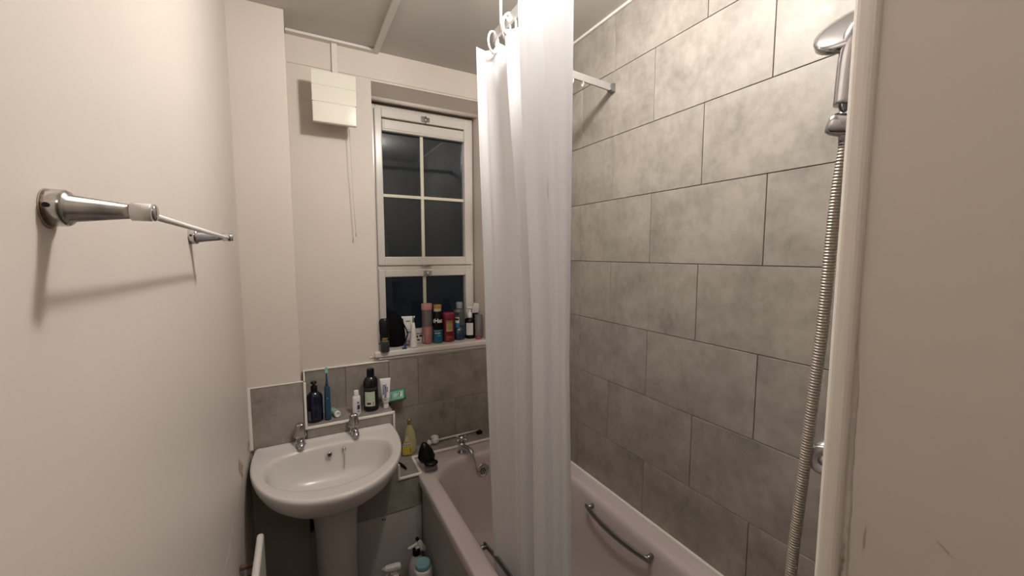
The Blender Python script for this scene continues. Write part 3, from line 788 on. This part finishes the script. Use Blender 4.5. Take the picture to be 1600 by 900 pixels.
t = bottle('shampoo_bottle', 'tall black bottle with pale green label on the ledge', 'bottle', x, y, z, [(.029, 0), (.033, .004), (.0345, .012), (.0345, .055), (.0335, .080), (.0325, .105), (.0340, .125), (.0330, .140), (.026, .155), (.018, .162), (.0155, .164)], BLK, sx=1, sy=.8)
b = MB(); b.lathe([(.0165, .163), (.0170, .165), (.0168, .195), (.0155, .198), (.001, .199)], (x, y, z), n=28); b.build('cap', BLACK, t)
patch('front_label', CREAML, t, (x, y), .0352, z+.030, z+.098, -.85, .48, d, r_)
patch('green_field', PALEG, t, (x, y), .0355, z+.056, z+.097, -.84, .47, d, r_)
for k in range(5): patch('text_line', CREAML, t, (x, y), .0358, z+.063+.0062*k, z+.0645+.0062*k, -.60, .05+.12*(k % 3), d, r_, n=6)
patch('dark_box', INK, t, (x, y), .0358, z+.038, z+.048, -.55, -.05, d, r_, n=6)
for k in range(4): patch('code_bar', INK, t, (x, y), .0358, z+.034, z+.052, .14+.06*k, .165+.06*k, d, r_, n=2)
patch('upper_band', mat('charcoal_band', (.03, .028, .027), .5), t, (x, y), .0338, z+.103, z+.116, -1.0, .8, d, r_)
# white tube on its cap
x, y = .346, 1.905; d, r_ = facing(x, y)
t = thing('toothpaste_tube', 'white toothpaste tube with blue lettering standing on its cap', 'tube', (x, y, z))
b = MB(); b.lathe([(.0125, 0), (.0130, .002), (.0122, .020), (.0115, .0225)], (x, y, z), n=28); b.build('cap', WHITEP, t)
b = MB(); loops = []
for f, rx, ry in ((0, .012, .012), (.05, .0165, .0160), (.3, .0190, .0145), (.6, .0215, .0098), (.85, .0235, .0048), (.92, .0243, .0016), (1, .0243, .0014)):
    loops.append([V((x, y, z+.022+.121*f))+r_*rx*math.cos(a)+d*ry*math.sin(a) for a in [2*PI*i/28 for i in range(28)]])
b.loft(loops); b.build('tube_body', WHITEP, t)
vup = V((0, 0, 1))
for body, u, size, mm, zc_ in (('SENSODYNE', -.0085, .0085, BLUEINK, .092), ('PRONAMEL', .0005, .0130, BLUEINK, .086), ('REPAIR', .0090, .0075, BLUEINK, .092)):
    fr = (.121*0+zc_-.022)/.121; ry = .0145*(1-fr)+.004
    tilt_up = (vup-d*.10).normalized()
    text('lettering', body, size, mm, t, V((x, y, z+zc_))+r_*u+d*(.0135 if abs(u) < .004 else .0122), d, tilt_up, upv=-r_, bold=.0003)
b = MB(); b.tube([V((x, y, z+.050))+r_*.008*math.cos(a)+vup*.007*math.sin(a)+d*.0172 for a in [PI*k/12+PI*.9 for k in range(15)]], .0012, 6); b.build('emblem', BLUEINK, t)
# mint sachet leaning over the end of the ledge
t = thing('wipes_packet', 'mint green flat packet lying over the ledge end behind the toothpaste', 'packet', (.385, 1.93, z))
b = MB(); A = V((.95, -.10, .10)).normalized(); Bv = V((.05, .45, .62)).normalized(); O = V((.350, 1.940, z+.006))
Nn = A.cross(Bv)
P = [[None]*9 for _ in range(7)]
front = []; back = []
for j in range(7):
    for i in range(9):
        u, v = i/8, j/6; puff = .0045*math.sin(PI*u)**.6*math.sin(PI*v)**.6
        base = O+A*(u*.098)+Bv*(v*.055)
        front.append(base-Nn*-puff if False else base+Nn*(-puff)); back.append(base+Nn*puff)
for Q in (front, back):
    vs = [b.bm.verts.new(p) for p in Q]
    for j in range(6):
        for i in range(8): b.face([vs[j*9+i], vs[j*9+i+1], vs[(j+1)*9+i+1], vs[(j+1)*9+i]], True)
b.build('pouch', MINT, t)
b = MB()
def onp(u, v): return O+A*(u*.098)+Bv*(v*.055)-Nn*(-.0052) if False else O+A*(u*.098)+Bv*(v*.055)
fd = Nn if Nn.dot(V((-.38, -1.9, .7))) > 0 else -Nn
for u0, u1, v0, v1 in ((.60, .63, .30, .80), (.66, .72, .35, .55), (.69, .75, .55, .72), (.30, .32, .25, .7), (.36, .37, .3, .75)):
    b = MB(); b.quad(*[onp(u, v)+fd*.0056 for u, v in ((u0, v0), (u1, v0), (u1, v1), (u0, v1))]); b.build('print', INK, t)

# ------------------------------------------------------------------ things on the shelf at the bath end (z = SZ)
z = SZ+.0002
x, y = .462, 1.935; d, r_ = facing(x, y)
t = bottle('bath_oil_bottle', 'clear yellow bottle with pointed label on the bath-end shelf', 'bottle', x, y, z, [(.024, 0), (.028, .004), (.030, .03), (.029, .07), (.024, .105), (.016, .132), (.009, .148), (.0075, .152)], YELLOWP, sx=1.15, sy=.75)
b = MB(); b.lathe([(.0085, .151), (.0088, .153), (.0088, .166), (.0078, .168), (.011, .170), (.012, .176), (.008, .182), (.001, .183)], (x, y, z), n=20); b.build('cap', BROWNC, t)
b = MB(); cc = V((x, y, z))+d*.0255-r_*.012
def lab(pts, off, mm, nm):
    b = MB(); b.prism(pts, .0012, cc+d*off, r_, (0, 0, 1)); return b.build(nm, mm, t)
drop = [(-.021, .006), (.021, .006), (.024, .03), (.022, .052), (.014, .078), (.004, .100), (0, .106), (-.004, .100), (-.014, .078), (-.022, .052), (-.024, .03)]
lab(drop, .000, YELLOW, 'drop_label')
lab([(-.0215, .052), (.0215, .052), (.0185, .066), (-.0185, .066)], .001, WINK, 'white_band')
lab([(-.0125, .078), (.0125, .078), (.004, .099), (0, .104), (-.004, .099)], .001, mat('pale_lilac_ink', (.55, .52, .56), .5), 'label_tip')
for k in range(4):
    u = -.0145+.0095*k; lab([(u-.0026, .0545), (u+.0026, .0545), (u+.0022, .063), (u-.001, .064)], .0018, INK, 'band_mark')
lab([(.012, .018), (.018, .018), (.018, .04), (.012, .04)], .001, BROWNC, 'label_mark')
# black hairbrush lying bristles down on the bath corner
t = thing('hairbrush', 'black palm hairbrush, bristles down, on the bath corner', 'hairbrush', (.505, 1.76, BZ))
hb = V((.510, 1.731, BZ+.041)); 
b = MB(); b.sphere(hb, .033, (1.0, .78, .36), 20); b.build('bristle_pad', BLACK, t)
b = MB(); ctr = V((.499, 1.770, BZ+.066)); loops = []
for f, rx, ry, ox, oz in ((0, .018, .018, .004, -.034), (.12, .034, .027, .002, -.025), (.35, .041, .028, -.001, -.005), (.6, .033, .025, -.004, .022), (.82, .020, .018, -.007, .046), (.95, .010, .010, -.010, .060), (1, .002, .002, -.011, .064)):
    loops.append([ctr+V((ox+rx*math.cos(a), ry*math.sin(a)-.012*(1-f), oz)) for a in [2*PI*i/24 for i in range(24)]])
b.loft(loops); hbd = b.build('handle', BLACK, t)
b = MB(); b.prism([(-.009, -.022), (.010, -.018), (.007, .012), (-.002, .03), (-.008, .008)], .004, ctr+V((.012, -.026, -.002)), (.8, .5, 0), (-.12, .25, .95), .0015); b.build('thumb_groove', STEEL if False else mat('glossy_black', (.012, .012, .013), .08), hbd)
b = MB(); rnd = random.Random(4)
for i in range(-5, 6):
    for j in range(-3, 4):
        if (i/5.5)**2+(j/3.5)**2 > 1: continue
        p = hb+V((i*.0052, j*.0058, -.006)); b.cyl(p, (p.x+i*.0006, p.y+j*.0004, BZ+.0006), .0009, .0007, 5)
br = b.build('bristles', mat('grey_bristle', (.30, .29, .29), .5), t); br['kind'] = 'stuff'
# long handled white brush against the wall
t = thing('back_brush', 'white stick with knobbly head lying along the back wall', 'brush', (.70, 1.985, z))
b = MB(); b.cyl((.617, 1.983, z+.0125), (.858, 1.989, z+.0125), .0055, .0045, 12); b.build('stick', WHITEP, t)
b = MB(); hx = V((.604, 1.972, z+.024))
for k in range(7):
    a = k*2*PI/7; b.sphere(hx+V((.002*math.cos(3*a), .014*math.cos(a), .013*math.sin(a))), .0145, (1.25, .8, .8), 10)
b.sphere(hx, .018, n=12); b.sphere((.571, 1.966, z+.0165), .0155, (.8, 1, 1), 12); b.cyl((.566, 1.966, z+.0095), (.625, 1.981, z+.0125), .0065, n=10); b.build('knob_head', WHITEP, t)
b = MB(); b.prism([(-.017, -.009), (.012, -.011), (.018, 0), (.008, .011), (-.012, .010), (-.019, .003)], .018, (.858, 1.965, z+.0115), (1, .1, 0), (0, 0, 1), .004)
tag(b.build('toiletry_lump', BLACK, None, (.858, 1.965, z)), 'small black lump at the right end of the white stick by the curtain', 'toiletry')
# black razor near the basin
t = thing('razor', 'small black razor lying on the shelf beside the basin rim', 'razor', (.402, 1.82, z))
b = MB(); b.tube(spline([(.380, 1.868, z+.006), (.390, 1.845, z+.009), (.401, 1.815, z+.009), (.409, 1.785, z+.006)], 14), .005, 10, rad=[.0035, .004, .0045, .005, .0055, .006, .0062, .0062, .006, .0058, .0052, .0048, .0044, .003]); b.build('handle', BLACK, t)
b = MB(); b.box(.366, 1.862, z+.001, .392, 1.878, z+.010, .002); b.build('blade_head', mat('slate_blue_plastic', (.06, .09, .15), .4), t)
b = MB(); b.cyl((.352, 1.762, .612), (.368, 1.755, .610), .007, .006, 10); structure(b.build('trim_8', RUST))

# ------------------------------------------------------------------ things on the window sill (z = 1.08)
z = 1.0803
x, y = .364, 2.003; d, r_ = facing(x, y)
t = bottle('shaving_tube', 'black and grey tube with gold print at the left end of the sill', 'tube', x, y-.02, z, [(.021, 0), (.0225, .003), (.0225, .05), (.0215, .052)], mat('charcoal_cap', (.030, .033, .038), .3), sx=.95, part='cap')
b = MB(); loops = []
for f, rx, ry in ((0, .021, .021), (.08, .0225, .021), (.5, .023, .016), (.85, .022, .008), (.93, .019, .005), (1, .012, .002)):
    loops.append([V((x-.004*f, y-.02, z+.052+.112*f))+r_*rx*math.cos(a)+d*ry*math.sin(a) for a in [2*PI*i/24 for i in range(24)]])
b.loft(loops); b.build('tube_body', BLACK, t)
for k in range(3): patch('gold_line', GOLDL, t, (x, y-.02), .0222, z+.054+.007*k, z+.0565+.007*k, -.7+.1*k, .75-.2*(k % 2), d, r_, n=8)
# black wash bag
t = thing('wash_bag', 'black soft wash bag slumped at the left of the sill', 'bag', (.442, 2.085, z))
b = MB(); loops = []; rnd = random.Random(2)
for f, rx, ry in ((0, .040, .030), (.06, .050, .036), (.25, .055, .040), (.5, .052, .036), (.72, .044, .028), (.88, .030, .018), (.97, .015, .009), (1, .006, .004)):
    ph = rnd.uniform(0, 6)
    loops.append([V((.436-.012*f, 2.082, z+.178*f+.006*math.sin(3*a+ph)*min(1, f*4)))+V((rx*(1+.09*math.sin(4*a+ph))*math.cos(a), ry*(1+.08*math.cos(3*a+ph))*math.sin(a), 0)) for a in [2*PI*i/36 for i in range(36)]])
b.loft(loops); b.build('bag_body', BLACKM, t)
b = MB(); b.tube(spline([(.470, 2.046, z+.015), (.482, 2.030, z+.05), (.486, 2.026, z+.075), (.470, 2.045, z+.12)], 14), .003, 6); b.build('cord', BLACKM, t)
# white tube standing, crimp up
x, y = .500, 2.062; d, r_ = facing(x, y)
t = thing('cream_tube', 'white squeeze tube with flared crimped top behind the white nozzle', 'tube', (x, y, z))
b = MB(); loops = []
for f, rx, ry in ((0, .017, .017), (.2, .018, .017), (.6, .021, .010), (.9, .027, .004), (.93, .033, .0014), (1, .034, .0012)):
    loops.append([V((x, y, z+.026+.128*f))+r_*rx*math.cos(a)+d*ry*math.sin(a) for a in [2*PI*i/24 for i in range(24)]])
b.loft(loops); b.build('tube_body', WHITEP, t)
b = MB(); b.lathe([(.015, 0), (.0155, .003), (.0145, .0262)], (x, y, z), n=24); b.build('cap', GREYCAP, t)
for k, (zz, h) in enumerate(((.128, .005), (.085, .002), (.066, .012), (.050, .003))):
    b = MB(); ry = .0155-.008*(zz-.03)/.1
    b.prism([(-.012, 0), (.010-.004*(k % 2), 0), (.010-.004*(k % 2), h), (-.012, h)], .0008, V((x, y, z+zz))+d*(ry+.0022), r_, V((0, 0, 1))-d*.08); b.build('print_line', GREYCAP, t)
x, y = .512, 2.008; d, r_ = facing(x, y)
t = bottle('nozzle_bottle', 'white bottle with long tapered nozzle at the front of sill', 'bottle', x, y, z, [(.0195, 0), (.0205, .003), (.0195, .018), (.0165, .045), (.0115, .085), (.0065, .128)], WHITEP)
b = MB(); b.lathe([(.0055, .127), (.0040, .148), (.003, .160), (.0005, .162)], (x, y, z), n=16); b.build('nozzle_tip', GREYCAP, t)
t = thing('printed_box', 'small white box with black print between the tubes and pink bottle', 'box', (.556, 2.095, z))
b = MB(); b.box(.520, 2.085, z, .592, 2.108, z+.078, .002); b.build('carton', WHITEP, t)
for q in ((.528, .030, .556, .042), (.562, .034, .586, .044), (.530, .050, .584, .054), (.535, .014, .565, .022)):
    b = MB(); b.quad((q[0], 2.0846, z+q[1]), (q[2], 2.0846, z+q[1]), (q[2], 2.0846, z+q[3]), (q[0], 2.0846, z+q[3])); b.build('print', INK, t)
t = thing('razor', 'small blue razor lying at the sill front edge beneath the bag', 'razor', (.462, 1.995, z))
b = MB(); b.tube(spline([(.487, 2.034, z+.012), (.477, 2.020, z+.011), (.466, 2.003, z+.009), (.461, 1.992, z+.006)], 10), .004, 8); b.build('handle', BLUERAZ, t)
b = MB(); b.box(.449, 1.986, z+.0005, .472, 1.997, z+.009, .002); b.build('blade_head', BLUERAZ, t)
# pink bottle
x, y = .600, 2.064; d, r_ = facing(x, y)
t = bottle('bath_soak_bottle', 'clear bottle half full of pink liquid with pink cap', 'bottle', x, y, z, [(.024, 0), (.0270, .003), (.0275, .01), (.0275, .092)], PINKL, part='pink_liquid')
b = MB(); b.lathe([(.0275, .092), (.0275, .178), (.0265, .182)], (x, y, z), n=32, cap0=False); b.build('clear_wall', mat('smoky_clear_plastic', (.165, .14, .13), .15, coat=.3), t)
b = MB(); b.lathe([(.0280, .182), (.0285, .184), (.0285, .211), (.027, .214), (.001, .2145)], (x, y, z), n=32); b.build('cap', PINKC, t)
patch('pale_print', WINK, t, (x, y), .0277, z+.012, z+.042, -.85, -.75, d, r_, n=3)
# black and teal bottle
x, y = .655, 2.052; d, r_ = facing(x, y)
t = bottle('body_wash_bottle', 'black and teal bottle with mustard yellow cap', 'bottle', x, y, z, [(.0255, .072), (.0265, .074), (.0265, .132), (.024, .150), (.019, .168), (.017, .184)], BLACK, part='black_body')
b = MB(); b.lathe([(.0235, 0), (.0262, .003), (.0268, .01), (.0268, .068), (.0262, .0735)], (x, y, z), n=32); tb = b.build('teal_base', TEAL, t)
b = MB(); b.lathe([(.0205, .186), (.0212, .188), (.0208, .203), (.019, .206), (.001, .2065)], (x, y, z), n=28); b.build('cap', GOLD, t)
b = MB(); b.lathe([(.0175, .17), (.020, .172), (.0205, .1865)], (x, y, z), n=24, cap0=False, cap1=False); b.build('neck', CREAMBAR, t)
text('lettering', 'tHat', .030, WINK, t, (x, y, z+.122), d, r_, R=.0272, bold=.0012)
patch('white_stripe', mat('pale_blue_ink', (.30, .45, .52), .5), t, (x, y), .0270, z+.066, z+.069, -.9, .4, d, r_)
text('lettering', 'matte', .013, WINK, t, (x-.002, y, z+.057), d, r_, R=.0274, bold=.0003)
text('lettering', 'hydra', .012, GREENINK, t, (x+.002, y, z+.043), d, r_, R=.0274, bold=.0005)
# red bottle
x, y = .717, 2.055; d, r_ = facing(x, y)
t = bottle('conditioner_bottle', 'dark red bottle with gold label in the middle of sill', 'bottle', x, y, z, [(.030, 0), (.0325, .003), (.0335, .01), (.0335, .118), (.033, .121)], RED, sx=1, sy=.8)
b = MB(); b.lathe([(.0335, .122), (.0338, .124), (.0335, .150), (.031, .158), (.026, .161), (.001, .162)], (x, y, z), n=32, sy=.8); b.build('cap', mat('crimson_cap', (.21, .014, .035), .35), t)
patch('gold_label', GOLDL, t, (x, y), .0332, z+.060, z+.118, -.35, .72, d, r_)
for k, h in enumerate((.112, .104, .094, .083, .074)): patch('label_line', mat('dark_brown_ink', (.05, .03, .02), .6), t, (x, y), .0335, z+h, z+h+(.0035 if k < 2 else .0022), -.33+.08*(k > 1), .70-.1*(k > 1), d, r_)
for k, (h, a) in enumerate(((.032, .35), (.025, .6), (.014, .1))): patch('gold_line', GOLDL, t, (x, y), .0333, z+h, z+h+.0018, -.33, a, d, r_)
# mouthwash
x, y = .786, 2.068; d, r_ = facing(x, y)
t = bottle('mouthwash_bottle', 'clear mouthwash bottle with blue liquid and grey cap', 'bottle', x, y, z, [(.027, 0), (.031, .004), (.0320, .012), (.0320, .085)], BLUECL, sx=1, sy=.72, part='blue_liquid')
b = MB(); b.lathe([(.0320, .085), (.0320, .150), (.029, .164), (.020, .174), (.0165, .176)], (x, y, z), n=32, sy=.72, cap0=False); b.build('clear_shoulder', mat('grey_clear_plastic', (.075, .085, .085), .1, coat=.4), t)
b = MB(); b.lathe([(.0175, .176), (.0185, .178), (.0180, .208), (.0165, .211), (.001, .2115)], (x, y, z), n=28); b.build('cap', GREYCAP, t)
patch('white_label', WINK, t, (x, y), .0300, z+.098, z+.130, -.95, -.05, d, r_)
patch('dark_band', INK, t, (x, y), .0304, z+.112, z+.124, -.85, -.12, d, r_)
patch('blue_field', SKYB, t, (x, y), .0300, z+.070, z+.098, -.95, -.05, d, r_)
patch('dark_circle', INK, t, (x, y), .0300, z+.140, z+.158, -.55, -.15, d, r_)
# black bottle with white pump
x, y = .853, 2.080; d, r_ = facing(x, y)
t = bottle('pump_bottle', 'black bottle with white pump and white label on the sill', 'bottle', x, y, z, [(.027, 0), (.029, .003), (.0295, .01), (.0295, .098), (.027, .108), (.016, .116), (.013, .118)], BLACK)
b = MB(); b.lathe([(.0135, .117), (.014, .119), (.0135, .143), (.008, .147), (.006, .150), (.0055, .170)], (x, y, z), n=24); b.box(x-.020, y-.012, z+.168, x+.014, y+.008, z+.179, .004, 3); b.build('pump', WHITEP, t)
patch('white_label', WINK, t, (x, y), .0298, z+.022, z+.090, -.75, .62, d, r_)
for k in range(6): patch('label_line', GREYCAP, t, (x, y), .0301, z+.034+.009*k, z+.0355+.009*k, -.5, .3-.1*(k % 2), d, r_, n=6)
# clear tumbler with brushes
x, y = .886, 2.032; d, r_ = facing(x, y)
t = thing('tumbler', 'clear plastic tumbler with red base at the curtain edge', 'tumbler', (x, y, z))
b = MB(); b.lathe([(.0175, 0), (.0185, .002), (.0190, .016), (.0188, .018)], (x, y, z), n=28); b.build('red_base', mat('red_base', (.38, .06, .09), .3), t)
b = MB(); b.lathe([(.0188, .0185), (.0215, .138), (.0205, .138), (.0178, .0190)], (x, y, z), n=32, cap0=False, cap1=False); b.build('clear_wall', CLEARG, t)
def tbrush(label, dx, dy, lx, ly, h, hm, hm2, zz=.02):
    p0 = V((x+dx, y+dy, z+zz)); p1 = V((x+lx, y+ly, z+h))
    t = thing('toothbrush', label, 'toothbrush', p0, 'brushes in the clear tumbler')
    b = MB(); b.tube([p0.lerp(p1, k/9) for k in range(10)], .0035, 8, rad=[.003, .004, .0045, .0045, .004, .0036, .003, .0028, .003, .0034]); b.build('handle', hm, t)
    b = MB(); q = p1+(p1-p0).normalized()*.006; b.box(q.x-.005, q.y-.009, q.z-.012, q.x+.005, q.y+.003, q.z+.008, .002); b.build('brush_head', hm2, t)
tbrush('dark plum toothbrush leaning left inside the clear tumbler', -.004, -.006, -.011, -.002, .118, mat('plum_plastic', (.10, .03, .05), .4), mat('mauve_plastic', (.35, .22, .25), .5))
tbrush('toothbrush with orange head leaning right inside the clear tumbler', .006, -.002, .012, -.006, .124, mat('slate_plastic', (.05, .06, .09), .4), ORANGE)
t = thing('white_carton', 'white tilted carton on dark stand at the right end behind the tumbler', 'carton', (.905, 2.105, z))
b = MB(); b.prism([(-.022, 0), (.022, 0), (.022, .052), (-.012, .060)], .02, (.893, 2.108, z+.138), (1, -.1, 0), (.12, 0, 1), .002); b.build('card', mat('off_white_card', (.62, .60, .56), .5), t)
b = MB(); b.box(.872, 2.098, z, .914, 2.128, z+.137, .004); b.build('stand', BLACK, t)

# ------------------------------------------------------------------ cleaning bottles on the floor by the bath panel
def trigger(t, c, f, s, white, accent, up_=(0, 0, 1)):
    """trigger head: nozzle along f, neck top at c"""
    f = V(f).normalized(); U = V(up_); k_ = .88
    sc2 = lambda P: [(a*k_, h*k_) for a, h in P]
    b = MB(); b.prism(sc2([(-.036, .034), (-.030, .024), (-.012, .016), (.012, .018), (.030, .020), (.040, .026), (.040, .038), (.026, .043), (-.012, .046), (-.030, .043)]), s, c, f, U, .0055); b.prism([(-.013, 0), (.013, 0), (.016, .02), (-.016, .022)], s*.85, c, f, U, .003)
    hd = b.build('trigger_head', white, t)
    b = MB(); b.cyl(V(c)+f*.033+U*.028, V(c)+f*.046+U*.028, .0080, .0070, 14); b.build('nozzle', accent, hd)
    b = MB(); b.prism([(.018, .019), (.026, .019), (.034, -.012), (.040, -.022), (.034, -.024), (.026, -.012)], s*.5, c, f, U, .0015); b.build('trigger', white, hd)
# white trigger, magenta bottle
c = V((.303, 1.60, .226))
t = thing('spray_bottle', 'magenta spray bottle with white trigger pointing left', 'spray bottle', (c.x, c.y, 0))
b = MB(); b.lathe([(.036, 0), (.040, .005), (.041, .02), (.041, .14), (.038, .155), (.028, .180), (.016, .195), (.0135, .204)], (c.x+.012, c.y+.004, 0), n=32, sx=1.15, sy=.8); b.build('bottle_body', MAGENTA, t)
b = MB(); b.lathe([(.0155, .202), (.0160, .204), (.0155, .222), (.013, .227)], (c.x+.006, c.y+.002, 0), n=24); b.build('neck_collar', WHITEP, t)
trigger(t, c, (-.97, .18, 0), .024, WHITEP, GREYW)
# white and black trigger, in the corner
c = V((.418, 1.672, .236))
t = thing('spray_bottle', 'white spray bottle with black collar and tip behind the lidded pot', 'spray bottle', (c.x, c.y, 0))
b = MB(); b.lathe([(.034, 0), (.037, .005), (.038, .02), (.038, .13), (.035, .17), (.024, .20), (.015, .212), (.0135, .220)], (c.x, c.y, 0), n=32, sx=1, sy=.85); b.build('bottle_body', mat('cream_bottle', (.60, .56, .50), .35), t)
b = MB(); b.lathe([(.0165, .218), (.0175, .220), (.0170, .244), (.014, .248)], (c.x, c.y, 0), n=24); b.build('neck_collar', BLACK, t)
trigger(t, c, (-.42, .02, .80), .022, WHITEP, BLACK, up_=V((.80, .1, .42)).normalized())
# pot with pale blue lid
t = thing('cleaning_pot', 'white pot with pale blue lid between bath panel and spray bottle', 'pot', (.418, 1.565, 0))
b = MB(); b.lathe([(.034, 0), (.037, .004), (.038, .02), (.038, .222), (.036, .234), (.030, .238)], (.418, 1.565, 0), n=36); b.build('pot_body', WHITEP, t)
b = MB(); b.lathe([(.0315, .236), (.0320, .238), (.0320, .254), (.0300, .2585), (.0260, .2595), (.0245, .2565), (.0240, .2565), (.001, .2565)], (.418, 1.565, 0), n=36); b.build('lid', LIDBLUE, t)

for o in bpy.data.objects:
    if '_o' in o: del o['_o']
